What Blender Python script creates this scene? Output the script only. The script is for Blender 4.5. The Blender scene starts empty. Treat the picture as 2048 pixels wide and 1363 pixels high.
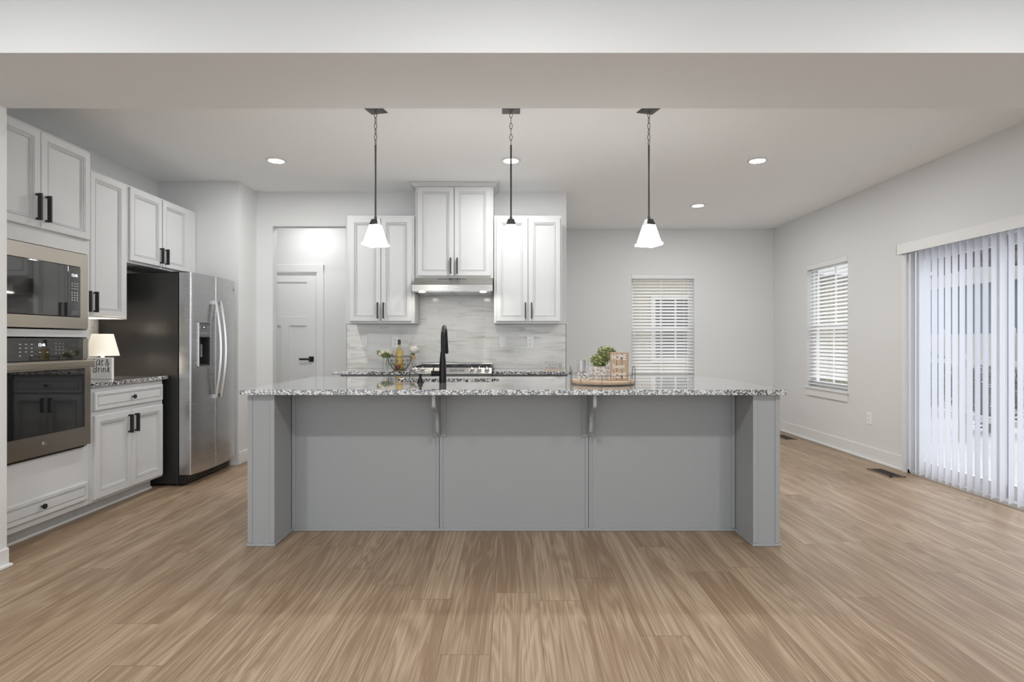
import bpy, bmesh, math, random
from mathutils import Vector, Matrix
random.seed(7)
PI = math.pi
sc = bpy.context.scene
COL = sc.collection

# ---------------------------------------------------------------- camera, world, exposure
H = 1.195                     # eye height
cam_d = bpy.data.cameras.new('camera')
cam_d.sensor_width = 36.0
cam_d.lens = 20.0
cam_d.shift_x = 0.001
cam_d.shift_y = 0.0003
cam_d.clip_start = 0.05
cam = bpy.data.objects.new('camera', cam_d)
COL.objects.link(cam)
cam.location = (0, 0, H)
cam.rotation_euler = (PI / 2, 0, 0)
sc.camera = cam

w = bpy.data.worlds.new('sky')
sc.world = w
w.use_nodes = True
wn = w.node_tree.nodes['Background']
wn.inputs[0].default_value = (0.90, 0.95, 1.0, 1)
wn.inputs[1].default_value = 1.15
sun_d = bpy.data.lights.new('overcast_sun', 'SUN')      # soft bright sky beyond the kitchen, behind the windows
sun_d.energy = 4.5
sun_d.angle = math.radians(100)
sun_d.color = (0.96, 0.98, 1.0)
sun = bpy.data.objects.new('overcast_sun', sun_d)
COL.objects.link(sun)
sun.rotation_euler = (math.radians(-52), 0, math.radians(-38))
sun.location = (8, 12, 8)
sc.view_settings.view_transform = 'Standard'
sc.view_settings.look = 'None'
sc.view_settings.gamma = 1.0
sc.view_settings.use_curve_mapping = False
sc.view_settings.exposure = 0.74
DOWNLIGHT_W = 9.5
FRONT_W = 11.5
SHADE_STR = 13.0

# ---------------------------------------------------------------- main distances (metres)
CEIL = 2.745
XR = 3.62          # right wall
XL = -3.42         # left wall of the kitchen
YB = 5.90          # kitchen back wall
YD = 7.85          # dining back wall
BZ, BY0, BY1 = 2.435, 2.447, 3.03   # ceiling beam

# ---------------------------------------------------------------- materials
def new_mat(name):
    m = bpy.data.materials.new(name)
    m.use_nodes = True
    nt = m.node_tree
    b = nt.nodes['Principled BSDF']
    return m, nt, b

def N(nt, t, **kw):
    n = nt.nodes.new(t)
    for k, v in kw.items():
        if k in n.inputs.keys():
            n.inputs[k].default_value = v
        else:
            setattr(n, k, v)
    return n

def mat(name, col, rough=0.5, metal=0.0, bump=0.0, bscale=200.0, emit=None, estr=0.0, coat=0.0, spec=0.5, vary=0.0):
    m, nt, b = new_mat(name)
    b.inputs['Base Color'].default_value = (*col, 1)
    b.inputs['Roughness'].default_value = rough
    b.inputs['Metallic'].default_value = metal
    b.inputs['Specular IOR Level'].default_value = spec
    b.inputs['Coat Weight'].default_value = coat
    if emit:
        b.inputs['Emission Color'].default_value = (*emit, 1)
        b.inputs['Emission Strength'].default_value = estr
    tc = N(nt, 'ShaderNodeTexCoord')
    no = N(nt, 'ShaderNodeTexNoise')
    no.inputs['Scale'].default_value = bscale
    nt.links.new(tc.outputs['Object'], no.inputs['Vector'])
    if bump:
        bp = N(nt, 'ShaderNodeBump')
        bp.inputs['Strength'].default_value = bump
        bp.inputs['Distance'].default_value = 0.002
        nt.links.new(no.outputs['Fac'], bp.inputs['Height'])
        nt.links.new(bp.outputs['Normal'], b.inputs['Normal'])
    if vary:
        mx = N(nt, 'ShaderNodeMixRGB')
        mx.inputs['Color1'].default_value = (*[c * (1 - vary) for c in col], 1)
        mx.inputs['Color2'].default_value = (*[min(1, c * (1 + vary)) for c in col], 1)
        nt.links.new(no.outputs['Fac'], mx.inputs['Fac'])
        nt.links.new(mx.outputs['Color'], b.inputs['Base Color'])
    return m

M = {}
M['wall'] = mat('wall_paint', (0.735, 0.745, 0.745), 0.75, bump=0.05, bscale=350)
M['beam'] = mat('beam_paint', (0.78, 0.795, 0.80), 0.8, bump=0.05, bscale=350)
M['ceil'] = mat('ceiling_paint', (0.92, 0.935, 0.935), 0.9, bump=0.05, bscale=300)
M['trim'] = mat('white_trim', (0.78, 0.79, 0.79), 0.4)
M['cab'] = mat('cabinet_white', (0.64, 0.65, 0.655), 0.6, spec=0.25, bump=0.01)
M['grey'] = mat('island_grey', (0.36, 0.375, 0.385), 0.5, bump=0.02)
M['black'] = mat('matte_black', (0.012, 0.012, 0.013), 0.35)
M['blackgloss'] = mat('faucet_black', (0.015, 0.015, 0.016), 0.22, metal=0.6)
M['blackglass'] = mat('black_glass', (0.012, 0.012, 0.013), 0.03, spec=0.9, coat=1.0)
M['darkside'] = mat('fridge_side', (0.026, 0.026, 0.026), 0.36, bump=0.06, bscale=500, spec=0.42)
M['plastic_white'] = mat('white_plastic', (0.90, 0.90, 0.90), 0.35)
M['slot'] = mat('dark_slot', (0.03, 0.03, 0.03), 0.6)
M['nickel'] = mat('nickel', (0.6, 0.6, 0.6), 0.2, metal=1.0)
M['silverkey'] = mat('panel_print', (0.62, 0.62, 0.62), 0.6)
M['greypanel'] = mat('grey_panel', (0.13, 0.13, 0.135), 0.35)
M['led'] = mat('led_digits', (0.8, 0.9, 1.0), 0.5, emit=(0.8, 0.92, 1.0), estr=0.8)
M['lens'] = mat('light_lens', (1, 1, 1), 0.5, emit=(1, 0.98, 0.95), estr=14.0)
M['hoodlens'] = mat('hood_lens', (1, 1, 1), 0.5, emit=(1, 0.93, 0.8), estr=8.0)
M['shade'] = mat('frosted_glass_shade', (0.95, 0.95, 0.95), 0.35, emit=(1, 0.985, 0.96), estr=SHADE_STR)
M['pewter'] = mat('pendant_metal', (0.10, 0.10, 0.095), 0.4, metal=0.7)
M['lampshade'] = mat('fabric_lampshade', (0.86, 0.84, 0.78), 0.8, bump=0.15, bscale=600, emit=(1, 0.90, 0.74), estr=0.20)
M['ceramic'] = mat('lamp_base_white', (0.85, 0.83, 0.78), 0.4)
M['signwhite'] = mat('sign_white', (0.84, 0.84, 0.83), 0.5)
M['signwood'] = mat('sign_wood', (0.50, 0.37, 0.26), 0.7, bump=0.2, bscale=60, vary=0.22)
M['signpaint'] = mat('sign_paint', (0.80, 0.77, 0.72), 0.7)
M['leaf'] = mat('leaf_green', (0.17, 0.22, 0.05), 0.6, vary=0.5, bscale=60)
M['leafpale'] = mat('leaf_pale', (0.55, 0.56, 0.30), 0.6, vary=0.3, bscale=60)
M['petal'] = mat('white_petal', (0.86, 0.85, 0.80), 0.7, vary=0.08, bscale=90)
M['petalcream'] = mat('cream_petal', (0.82, 0.76, 0.60), 0.7, vary=0.1, bscale=90)
M['soil'] = mat('dark_soil', (0.05, 0.035, 0.02), 0.9)
M['twine'] = mat('twine', (0.50, 0.33, 0.16), 0.9, bump=0.5, bscale=300)
M['wirebrown'] = mat('bronze_wire', (0.05, 0.042, 0.035), 0.4, metal=0.6)
M['wiregrey'] = mat('grey_wire', (0.20, 0.20, 0.20), 0.35, metal=0.8)
M['wine'] = mat('pale_wine', (0.55, 0.42, 0.10), 0.15, vary=0.15, bscale=30)
M['potpourri'] = mat('dried_fruit', (0.12, 0.03, 0.02), 0.7, vary=0.4, bscale=80)
M['siding'] = mat('beige_siding', (0.27, 0.235, 0.165), 0.8)
M['bluewall'] = mat('blue_grey_siding', (0.09, 0.125, 0.15), 0.8)
M['outwhite'] = mat('exterior_white', (0.46, 0.44, 0.41), 0.7)
M['outdark'] = mat('window_dark', (0.012, 0.014, 0.014), 0.2)
M['bush'] = mat('shrub_leaf', (0.05, 0.075, 0.03), 0.8, vary=0.6, bscale=15)
M['bark'] = mat('bare_branches', (0.16, 0.12, 0.085), 0.9, vary=0.4, bscale=20)
M['concrete'] = mat('patio_concrete', (0.32, 0.32, 0.31), 0.85, vary=0.15, bscale=6)
M['woods'] = mat('brown_woods', (0.11, 0.09, 0.07), 0.9, vary=0.6, bscale=2)
M['ventmetal'] = mat('vent_bronze', (0.07, 0.055, 0.045), 0.45, metal=0.5)
M['venttan'] = mat('vent_frame', (0.17, 0.13, 0.10), 0.5, metal=0.3)

def steel(name, col, rough, vertical=False):
    m, nt, b = new_mat(name)
    b.inputs['Base Color'].default_value = (*col, 1)
    b.inputs['Metallic'].default_value = 1.0
    tc = N(nt, 'ShaderNodeTexCoord')
    mp = N(nt, 'ShaderNodeMapping')
    mp.inputs['Scale'].default_value = (4, 4, 900) if not vertical else (900, 900, 4)
    no = N(nt, 'ShaderNodeTexNoise')
    no.inputs['Scale'].default_value = 1.0
    no.inputs['Detail'].default_value = 3
    nt.links.new(tc.outputs['Object'], mp.inputs['Vector'])
    nt.links.new(mp.outputs['Vector'], no.inputs['Vector'])
    mr = N(nt, 'ShaderNodeMapRange')
    mr.inputs['To Min'].default_value = rough - 0.05
    mr.inputs['To Max'].default_value = rough + 0.08
    nt.links.new(no.outputs['Fac'], mr.inputs['Value'])
    nt.links.new(mr.outputs['Result'], b.inputs['Roughness'])
    bp = N(nt, 'ShaderNodeBump')
    bp.inputs['Strength'].default_value = 0.06
    bp.inputs['Distance'].default_value = 0.001
    nt.links.new(no.outputs['Fac'], bp.inputs['Height'])
    nt.links.new(bp.outputs['Normal'], b.inputs['Normal'])
    return m
M['steel'] = steel('stainless', (0.56, 0.56, 0.57), 0.24)
M['steelreflect'] = steel('stainless_reflected_tan', (0.60, 0.54, 0.47), 0.17)  # tan reflection of floor and walls mixed into the oven steel colour
M['steelhood'] = steel('stainless_hood', (0.40, 0.385, 0.36), 0.26)
M['steelbright'] = steel('stainless_bright', (0.56, 0.555, 0.54), 0.2)

def glass_mat(name, tint=(1, 1, 1), refl=0.08):
    m = bpy.data.materials.new(name)
    m.use_nodes = True
    nt = m.node_tree
    nt.nodes.clear()
    out = N(nt, 'ShaderNodeOutputMaterial')
    tr = N(nt, 'ShaderNodeBsdfTransparent')
    tr.inputs[0].default_value = (*tint, 1)
    gl = N(nt, 'ShaderNodeBsdfGlossy')
    gl.inputs['Roughness'].default_value = 0.02
    lw = N(nt, 'ShaderNodeLayerWeight')
    lw.inputs['Blend'].default_value = 0.25
    mr = N(nt, 'ShaderNodeMapRange')
    mr.inputs['To Min'].default_value = refl
    mr.inputs['To Max'].default_value = min(1, refl * 6 + .2)
    mx = N(nt, 'ShaderNodeMixShader')
    nt.links.new(lw.outputs['Facing'], mr.inputs['Value'])
    nt.links.new(mr.outputs['Result'], mx.inputs[0])
    nt.links.new(tr.outputs[0], mx.inputs[1])
    nt.links.new(gl.outputs[0], mx.inputs[2])
    nt.links.new(mx.outputs[0], out.inputs[0])
    return m
M['pane'] = glass_mat('window_pane', refl=0.04)
M['clear'] = glass_mat('clear_glass', (0.99, 0.99, 0.99), 0.05)
M['clearletters'] = glass_mat('acrylic', (0.93, 0.94, 0.93), 0.16)
M['amber'] = glass_mat('bottle_glass', (0.93, 0.88, 0.70), 0.10)

def translucent(name, col, mixf):
    m = bpy.data.materials.new(name)
    m.use_nodes = True
    nt = m.node_tree
    nt.nodes.clear()
    out = N(nt, 'ShaderNodeOutputMaterial')
    d = N(nt, 'ShaderNodeBsdfDiffuse'); d.inputs[0].default_value = (*col, 1)
    t = N(nt, 'ShaderNodeBsdfTranslucent'); t.inputs[0].default_value = (*col, 1)
    mx = N(nt, 'ShaderNodeMixShader'); mx.inputs[0].default_value = mixf
    nt.links.new(d.outputs[0], mx.inputs[1]); nt.links.new(t.outputs[0], mx.inputs[2])
    nt.links.new(mx.outputs[0], out.inputs[0])
    return m
M['vane'] = translucent('blind_vane', (0.90, 0.91, 0.95), 0.42)
M['slat'] = translucent('blind_slat', (0.97, 0.97, 0.97), 0.45)

def granite():
    m, nt, b = new_mat('granite')
    tc = N(nt, 'ShaderNodeTexCoord')
    v1 = N(nt, 'ShaderNodeTexVoronoi'); v1.inputs['Scale'].default_value = 130
    v2 = N(nt, 'ShaderNodeTexNoise'); v2.inputs['Scale'].default_value = 95; v2.inputs['Detail'].default_value = 5; v2.inputs['Roughness'].default_value = 0.7
    no = N(nt, 'ShaderNodeTexNoise'); no.inputs['Scale'].default_value = 60
    ad = N(nt, 'ShaderNodeVectorMath', operation='MULTIPLY_ADD')
    nt.links.new(tc.outputs['Object'], no.inputs['Vector'])
    nt.links.new(no.outputs['Color'], ad.inputs[0])
    ad.inputs[1].default_value = (0.02, 0.02, 0.02)
    nt.links.new(tc.outputs['Object'], ad.inputs[2])
    nt.links.new(ad.outputs[0], v1.inputs['Vector'])
    nt.links.new(tc.outputs['Object'], v2.inputs['Vector'])
    sep = N(nt, 'ShaderNodeSeparateColor')
    nt.links.new(v1.outputs['Color'], sep.inputs[0])
    mm = N(nt, 'ShaderNodeMath', operation='MULTIPLY_ADD')
    nt.links.new(v2.outputs['Fac'], mm.inputs[0]); mm.inputs[1].default_value = 1.9
    nt.links.new(sep.outputs[0], mm.inputs[2])
    m2 = N(nt, 'ShaderNodeMath', operation='MULTIPLY'); m2.inputs[1].default_value = 0.36
    nt.links.new(mm.outputs[0], m2.inputs[0])
    cr = N(nt, 'ShaderNodeValToRGB')
    e = cr.color_ramp.elements
    e[0].position = 0.40; e[0].color = (0.012, 0.012, 0.014, 1)
    e[1].position = 0.84; e[1].color = (0.80, 0.80, 0.79, 1)
    x = e.new(0.47); x.color = (0.07, 0.07, 0.075, 1)
    x = e.new(0.52); x.color = (0.36, 0.36, 0.36, 1)
    x = e.new(0.61); x.color = (0.66, 0.65, 0.64, 1)
    nt.links.new(m2.outputs[0], cr.inputs[0])
    nt.links.new(cr.outputs[0], b.inputs['Base Color'])
    b.inputs['Roughness'].default_value = 0.06
    b.inputs['Specular IOR Level'].default_value = 0.75
    b.inputs['Coat Weight'].default_value = 1.0
    b.inputs['Coat Roughness'].default_value = 0.03
    return m
M['granite'] = granite()

def floor_mat():
    m, nt, b = new_mat('oak_plank')
    L = nt.links
    tc = N(nt, 'ShaderNodeTexCoord')
    sp = N(nt, 'ShaderNodeSeparateXYZ'); L.new(tc.outputs['Object'], sp.inputs[0])
    def math_(op, a, bb=None, c=None):
        n = N(nt, 'ShaderNodeMath', operation=op)
        for i, v in enumerate((a, bb, c)):
            if v is None: continue
            if isinstance(v, (int, float)): n.inputs[i].default_value = v
            else: L.new(v, n.inputs[i])
        return n.outputs[0]
    P, LEN = 0.201, 1.50
    u = math_('DIVIDE', math_('SUBTRACT', sp.outputs[0], 0.124), P)
    row = math_('FLOOR', u); fu = math_('FRACT', u)
    wn1 = N(nt, 'ShaderNodeTexWhiteNoise', noise_dimensions='1D'); L.new(row, wn1.inputs['W'])
    v = math_('ADD', math_('DIVIDE', sp.outputs[1], LEN), math_('MULTIPLY', wn1.outputs['Value'], 7.3))
    col = math_('FLOOR', v); fv = math_('FRACT', v)
    cb = N(nt, 'ShaderNodeCombineXYZ'); L.new(row, cb.inputs[0]); L.new(col, cb.inputs[1])
    wn2 = N(nt, 'ShaderNodeTexWhiteNoise', noise_dimensions='3D'); L.new(cb.outputs[0], wn2.inputs['Vector'])
    # grain coordinates: stretched along the plank, shifted per plank
    off = N(nt, 'ShaderNodeVectorMath', operation='MULTIPLY_ADD')
    L.new(wn2.outputs['Color'], off.inputs[0]); off.inputs[1].default_value = (13, 17, 5); L.new(tc.outputs['Object'], off.inputs[2])
    mp = N(nt, 'ShaderNodeMapping'); mp.inputs['Scale'].default_value = (1.0, 0.075, 1.0); L.new(off.outputs[0], mp.inputs[0])
    n1 = N(nt, 'ShaderNodeTexNoise'); n1.inputs['Scale'].default_value = 5.0; n1.inputs['Detail'].default_value = 3; n1.inputs['Distortion'].default_value = 0.6
    L.new(mp.outputs[0], n1.inputs['Vector'])
    rings = math_('FRACT', math_('MULTIPLY', n1.outputs['Fac'], 14.0))
    ring2 = math_('ABSOLUTE', math_('SUBTRACT', rings, 0.5))
    mp2 = N(nt, 'ShaderNodeMapping'); mp2.inputs['Scale'].default_value = (210, 2.4, 1); L.new(off.outputs[0], mp2.inputs[0])
    n2 = N(nt, 'ShaderNodeTexNoise'); n2.inputs['Scale'].default_value = 1.0; n2.inputs['Detail'].default_value = 4; L.new(mp2.outputs[0], n2.inputs['Vector'])
    mp3 = N(nt, 'ShaderNodeMapping'); mp3.inputs['Scale'].default_value = (12, 0.40, 1); L.new(off.outputs[0], mp3.inputs[0])
    n3 = N(nt, 'ShaderNodeTexNoise'); n3.inputs['Scale'].default_value = 1.0; n3.inputs['Detail'].default_value = 3; L.new(mp3.outputs[0], n3.inputs['Vector'])
    f = math_('ADD', math_('MULTIPLY', n2.outputs['Fac'], 0.62), math_('MULTIPLY', ring2, 0.26))
    f = math_('ADD', f, math_('ADD', math_('MULTIPLY', n3.outputs['Fac'], 0.40), 0.19))
    f = math_('ADD', f, math_('ADD', math_('MULTIPLY', wn2.outputs['Value'], 0.10), 0.05))
    cr = N(nt, 'ShaderNodeValToRGB')
    e = cr.color_ramp.elements
    e[0].position = 0.62; e[0].color = (0.25, 0.165, 0.10, 1)
    e[1].position = 1.38 / 1.0 if False else 1.0; e[1].color = (0.54, 0.435, 0.315, 1)
    x = e.new(0.80); x.color = (0.435, 0.33, 0.228, 1)
    fm = N(nt, 'ShaderNodeMath', operation='MULTIPLY'); L.new(f, fm.inputs[0]); fm.inputs[1].default_value = 0.80
    L.new(fm.outputs[0], cr.inputs[0])
    # seams
    eu = math_('MINIMUM', fu, math_('SUBTRACT', 1.0, fu))
    ev = math_('MINIMUM', fv, math_('SUBTRACT', 1.0, fv))
    su = math_('LESS_THAN', eu, 0.0050)
    sv = math_('LESS_THAN', ev, 0.0009)
    seam = math_('MAXIMUM', su, sv)
    mx = N(nt, 'ShaderNodeMixRGB'); mx.inputs['Color2'].default_value = (0.10, 0.07, 0.05, 1)
    sf = math_('MULTIPLY', seam, 0.85)
    L.new(sf, mx.inputs[0]); L.new(cr.outputs[0], mx.inputs['Color1'])
    L.new(mx.outputs[0], b.inputs['Base Color'])
    b.inputs['Roughness'].default_value = 0.42
    b.inputs['Specular IOR Level'].default_value = 0.4
    bp = N(nt, 'ShaderNodeBump'); bp.inputs['Strength'].default_value = 0.25; bp.inputs['Distance'].default_value = 0.0008
    hh = math_('SUBTRACT', n2.outputs['Fac'], seam)
    L.new(hh, bp.inputs['Height']); L.new(bp.outputs[0], b.inputs['Normal'])
    return m
M['floor'] = floor_mat()

def tile_mat():
    m, nt, b = new_mat('backsplash_tile')
    L = nt.links
    tc = N(nt, 'ShaderNodeTexCoord')
    sp = N(nt, 'ShaderNodeSeparateXYZ'); L.new(tc.outputs['Object'], sp.inputs[0])
    ax = N(nt, 'ShaderNodeMath', operation='ADD'); L.new(sp.outputs[0], ax.inputs[0]); L.new(sp.outputs[1], ax.inputs[1])
    cb = N(nt, 'ShaderNodeCombineXYZ'); L.new(ax.outputs[0], cb.inputs[0]); L.new(sp.outputs[2], cb.inputs[1])
    br = N(nt, 'ShaderNodeTexBrick')
    br.offset = 0.37; br.offset_frequency = 2; br.squash = 1.0
    br.inputs['Scale'].default_value = 1.0
    br.inputs['Mortar Size'].default_value = 0.0014
    br.inputs['Brick Width'].default_value = 0.302
    br.inputs['Row Height'].default_value = 0.0762
    br.inputs['Color1'].default_value = (0, 0, 0, 1); br.inputs['Color2'].default_value = (1, 1, 1, 1)
    br.inputs['Mortar'].default_value = (0.5, 0.5, 0.5, 1)
    L.new(cb.outputs[0], br.inputs['Vector'])
    off = N(nt, 'ShaderNodeVectorMath', operation='MULTIPLY_ADD'); L.new(br.outputs['Color'], off.inputs[0]); off.inputs[1].default_value = (31, 17, 5); L.new(cb.outputs[0], off.inputs[2])
    mp = N(nt, 'ShaderNodeMapping'); mp.inputs['Scale'].default_value = (2.2, 20, 1); L.new(off.outputs[0], mp.inputs[0])
    n = N(nt, 'ShaderNodeTexNoise'); n.inputs['Scale'].default_value = 1.0; n.inputs['Detail'].default_value = 4; n.inputs['Distortion'].default_value = 0.8
    L.new(mp.outputs[0], n.inputs['Vector'])
    cr = N(nt, 'ShaderNodeValToRGB')
    e = cr.color_ramp.elements
    e[0].position = 0.28; e[0].color = (0.50, 0.48, 0.43, 1)
    e[1].position = 0.62; e[1].color = (0.75, 0.75, 0.73, 1)
    x = e.new(0.45); x.color = (0.69, 0.68, 0.65, 1)
    L.new(n.outputs['Fac'], cr.inputs[0])
    mx = N(nt, 'ShaderNodeMixRGB'); mx.inputs['Color2'].default_value = (0.80, 0.80, 0.78, 1)
    L.new(br.outputs['Fac'], mx.inputs[0]); L.new(cr.outputs[0], mx.inputs['Color1'])
    L.new(mx.outputs[0], b.inputs['Base Color'])
    b.inputs['Roughness'].default_value = 0.12
    bp = N(nt, 'ShaderNodeBump'); bp.inputs['Strength'].default_value = 0.35; bp.inputs['Distance'].default_value = 0.002; bp.invert = True
    n5 = N(nt, 'ShaderNodeTexNoise'); n5.inputs['Scale'].default_value = 9; L.new(tc.outputs['Object'], n5.inputs['Vector'])
    ad = N(nt, 'ShaderNodeMath', operation='ADD'); L.new(br.outputs['Fac'], ad.inputs[0]); L.new(n5.outputs['Fac'], ad.inputs[1])
    L.new(ad.outputs[0], bp.inputs['Height']); L.new(bp.outputs[0], b.inputs['Normal'])
    return m
M['tile'] = tile_mat()

def pot_mat():
    m, nt, b = new_mat('whitewashed_pot')
    L = nt.links
    tc = N(nt, 'ShaderNodeTexCoord')
    vo = N(nt, 'ShaderNodeTexVoronoi', feature='DISTANCE_TO_EDGE'); vo.inputs['Scale'].default_value = 60
    L.new(tc.outputs['Object'], vo.inputs['Vector'])
    cr = N(nt, 'ShaderNodeValToRGB')
    cr.color_ramp.elements[0].position = 0.05; cr.color_ramp.elements[0].color = (0.78, 0.76, 0.74, 1)
    cr.color_ramp.elements[1].position = 0.16; cr.color_ramp.elements[1].color = (0.42, 0.39, 0.38, 1)
    L.new(vo.outputs['Distance'], cr.inputs[0]); L.new(cr.outputs[0], b.inputs['Base Color'])
    b.inputs['Roughness'].default_value = 0.7
    return m
M['pot'] = pot_mat()

def siding_bump(m, pitch=0.11):
    nt = m.node_tree; b = nt.nodes['Principled BSDF']; L = nt.links
    tc = N(nt, 'ShaderNodeTexCoord'); sp = N(nt, 'ShaderNodeSeparateXYZ'); L.new(tc.outputs['Object'], sp.inputs[0])
    d = N(nt, 'ShaderNodeMath', operation='DIVIDE'); L.new(sp.outputs[2], d.inputs[0]); d.inputs[1].default_value = pitch
    f = N(nt, 'ShaderNodeMath', operation='FRACT'); L.new(d.outputs[0], f.inputs[0])
    bp = N(nt, 'ShaderNodeBump'); bp.inputs['Strength'].default_value = 1.0; bp.inputs['Distance'].default_value = 0.02; bp.invert = True
    L.new(f.outputs[0], bp.inputs['Height']); L.new(bp.outputs[0], b.inputs['Normal'])
siding_bump(M['siding']); siding_bump(M['bluewall'], 0.15)

# ---------------------------------------------------------------- mesh helpers
def BM(): return bmesh.new()

def box(bm, x0, x1, y0, y1, z0, z1):
    v = [bm.verts.new(p) for p in ((x0, y0, z0), (x1, y0, z0), (x1, y1, z0), (x0, y1, z0), (x0, y0, z1), (x1, y0, z1), (x1, y1, z1), (x0, y1, z1))]
    for f in ((0, 3, 2, 1), (4, 5, 6, 7), (0, 1, 5, 4), (1, 2, 6, 5), (2, 3, 7, 6), (3, 0, 4, 7)):
        bm.faces.new([v[i] for i in f])
    return bm

def obj(name, bm, m, parent=None, smooth=False, bevel=0.0, seg=2, angle=None):
    bmesh.ops.recalc_face_normals(bm, faces=bm.faces)
    me = bpy.data.meshes.new(name)
    bm.to_mesh(me); bm.free()
    if smooth:
        for p in me.polygons: p.use_smooth = True
        try: me.set_sharp_from_angle(angle=math.radians(angle or 40))
        except Exception: pass
    me.materials.append(M[m] if isinstance(m, str) else m)
    o = bpy.data.objects.new(name, me)
    COL.objects.link(o)
    if parent: o.parent = parent
    if bevel:
        md = o.modifiers.new('bevel', 'BEVEL'); md.width = bevel; md.segments = seg; md.limit_method = 'ANGLE'
    return o

def thing(name, label, cat, loc=(0, 0, 0), rotz=0, group=None):
    o = bpy.data.objects.new(name, None); COL.objects.link(o)
    o.location = loc; o.rotation_euler = (0, 0, rotz); o.empty_display_size = 0.05
    o['label'] = label; o['category'] = cat
    if group: o['group'] = group
    return o

def tag(o, label, cat, group=None, kind=None):
    o['label'] = label; o['category'] = cat
    if group: o['group'] = group
    if kind: o['kind'] = kind
    return o

def struct(o):
    o['kind'] = 'structure'; return o

def lathe(bm, prof, cx=0, cy=0, n=32, cap=True, sq=False, rot=0.0):
    rings = []
    for r, z in prof:
        rings.append([bm.verts.new((cx + r * math.cos(rot + 2 * PI * i / n), cy + r * math.sin(rot + 2 * PI * i / n), z)) for i in range(n)])
    for a, b in zip(rings, rings[1:]):
        for i in range(n):
            bm.faces.new((a[i], a[(i + 1) % n], b[(i + 1) % n], b[i]))
    if cap:
        if prof[0][0] > 1e-5: bm.faces.new(rings[0][::-1])
        if prof[-1][0] > 1e-5: bm.faces.new(rings[-1])
    return bm

def tube(bm, pts, r, n=8, closed=False, radii=None):
    pts = [Vector(p) for p in pts]
    k = len(pts)
    rings = []
    up = None
    for i, p in enumerate(pts):
        if closed: d = (pts[(i + 1) % k] - pts[i - 1]).normalized()
        elif i == 0: d = (pts[1] - p).normalized()
        elif i == k - 1: d = (p - pts[i - 1]).normalized()
        else: d = (pts[i + 1] - pts[i - 1]).normalized()
        if up is None:
            up = Vector((0, 0, 1)) if abs(d.z) < 0.9 else Vector((1, 0, 0))
        s = d.cross(up)
        if s.length < 1e-4: s = d.cross(Vector((0.3, 1, 0.2)))
        s.normalize(); up = s.cross(d).normalized()
        rr = radii[i] if radii else r
        rings.append([bm.verts.new(p + (s * math.cos(2 * PI * j / n) + up * math.sin(2 * PI * j / n)) * rr) for j in range(n)])
    pairs = list(zip(rings, rings[1:])) + ([(rings[-1], rings[0])] if closed else [])
    for a, b in pairs:
        for j in range(n):
            bm.faces.new((a[j], a[(j + 1) % n], b[(j + 1) % n], b[j]))
    if not closed:
        bm.faces.new(rings[0][::-1]); bm.faces.new(rings[-1])
    return bm

def rings_panel(bm, x0, x1, z0, z1, prof, yb=0.0):
    """door leaf: nested rectangles (inset, y) from the back edge inward; front faces -y"""
    loops = []
    for ins, y in [(0, yb)] + prof:
        loops.append([bm.verts.new(p) for p in ((x0 + ins, y, z0 + ins), (x1 - ins, y, z0 + ins), (x1 - ins, y, z1 - ins), (x0 + ins, y, z1 - ins))])
    bm.faces.new(loops[0])
    for a, b in zip(loops, loops[1:]):
        for i in range(4):
            bm.faces.new((a[i], a[(i + 1) % 4], b[(i + 1) % 4], b[i]))
    bm.faces.new(loops[-1])
    return bm

DOORP = [(0, -0.016), (0.004, -0.020), (0.046, -0.020), (0.0475, -0.0135), (0.0500, -0.0135), (0.0515, -0.0195), (0.0565, -0.0190), (0.0580, -0.0120), (0.0605, -0.0120), (0.0620, -0.0155), (0.0660, -0.0150), (0.0675, -0.0050)]
DRAWP = [(0, -0.016), (0.004, -0.020), (0.022, -0.020), (0.0235, -0.0135), (0.0260, -0.0135), (0.0275, -0.0165), (0.0305, -0.0165), (0.032, -0.0110), (0.034, -0.0110), (0.0355, -0.0185)]

def extrude_poly(bm, pts, axis, a, b):
    """polygon pts (u,v) extruded along axis between a and b"""
    def P(u, v, t):
        return {'x': (t, u, v), 'y': (u, t, v), 'z': (u, v, t)}[axis]
    A = [bm.verts.new(P(u, v, a)) for u, v in pts]
    B = [bm.verts.new(P(u, v, b)) for u, v in pts]
    bm.faces.new(A[::-1]); bm.faces.new(B)
    k = len(pts)
    for i in range(k):
        bm.faces.new((A[i], A[(i + 1) % k], B[(i + 1) % k], B[i]))
    return bm

def text_mesh(name, s, size, m, parent, mtx, extrude=0.0006, align='CENTER', narrow=1.0, bold=0.0):
    cu = bpy.data.curves.new(name, 'FONT')
    cu.body = s; cu.size = size; cu.align_x = align; cu.align_y = 'CENTER'; cu.extrude = extrude; cu.offset = bold
    tmp = bpy.data.objects.new('tmp_text', cu); COL.objects.link(tmp)
    dg = bpy.context.evaluated_depsgraph_get()
    me = bpy.data.meshes.new_from_object(tmp.evaluated_get(dg))
    bpy.data.objects.remove(tmp)
    me.transform(Matrix.Diagonal((narrow, 1, 1, 1)))
    me.transform(mtx)
    me.name = name
    me.materials.clear(); me.materials.append(M[m])
    o = bpy.data.objects.new(name, me); COL.objects.link(o)
    if parent: o.parent = parent
    return o

def face_front(x, y, z):          # text standing up and facing local -y
    return Matrix.Translation((x, y, z)) @ Matrix.Rotation(PI / 2, 4, 'X')

def pull(bm, x, z, L=0.135, y=-0.020, horizontal=False):
    w = 0.0055
    if not horizontal:
        box(bm, x - w, x + w, y - 0.036, y - 0.012, z - L / 2, z + L / 2)
        for s in (-1, 1):
            zz = z + s * (L / 2 - 0.008)
            box(bm, x - w, x + w, y - 0.013, y + 0.0005, zz - 0.006, zz + 0.006)

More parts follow.
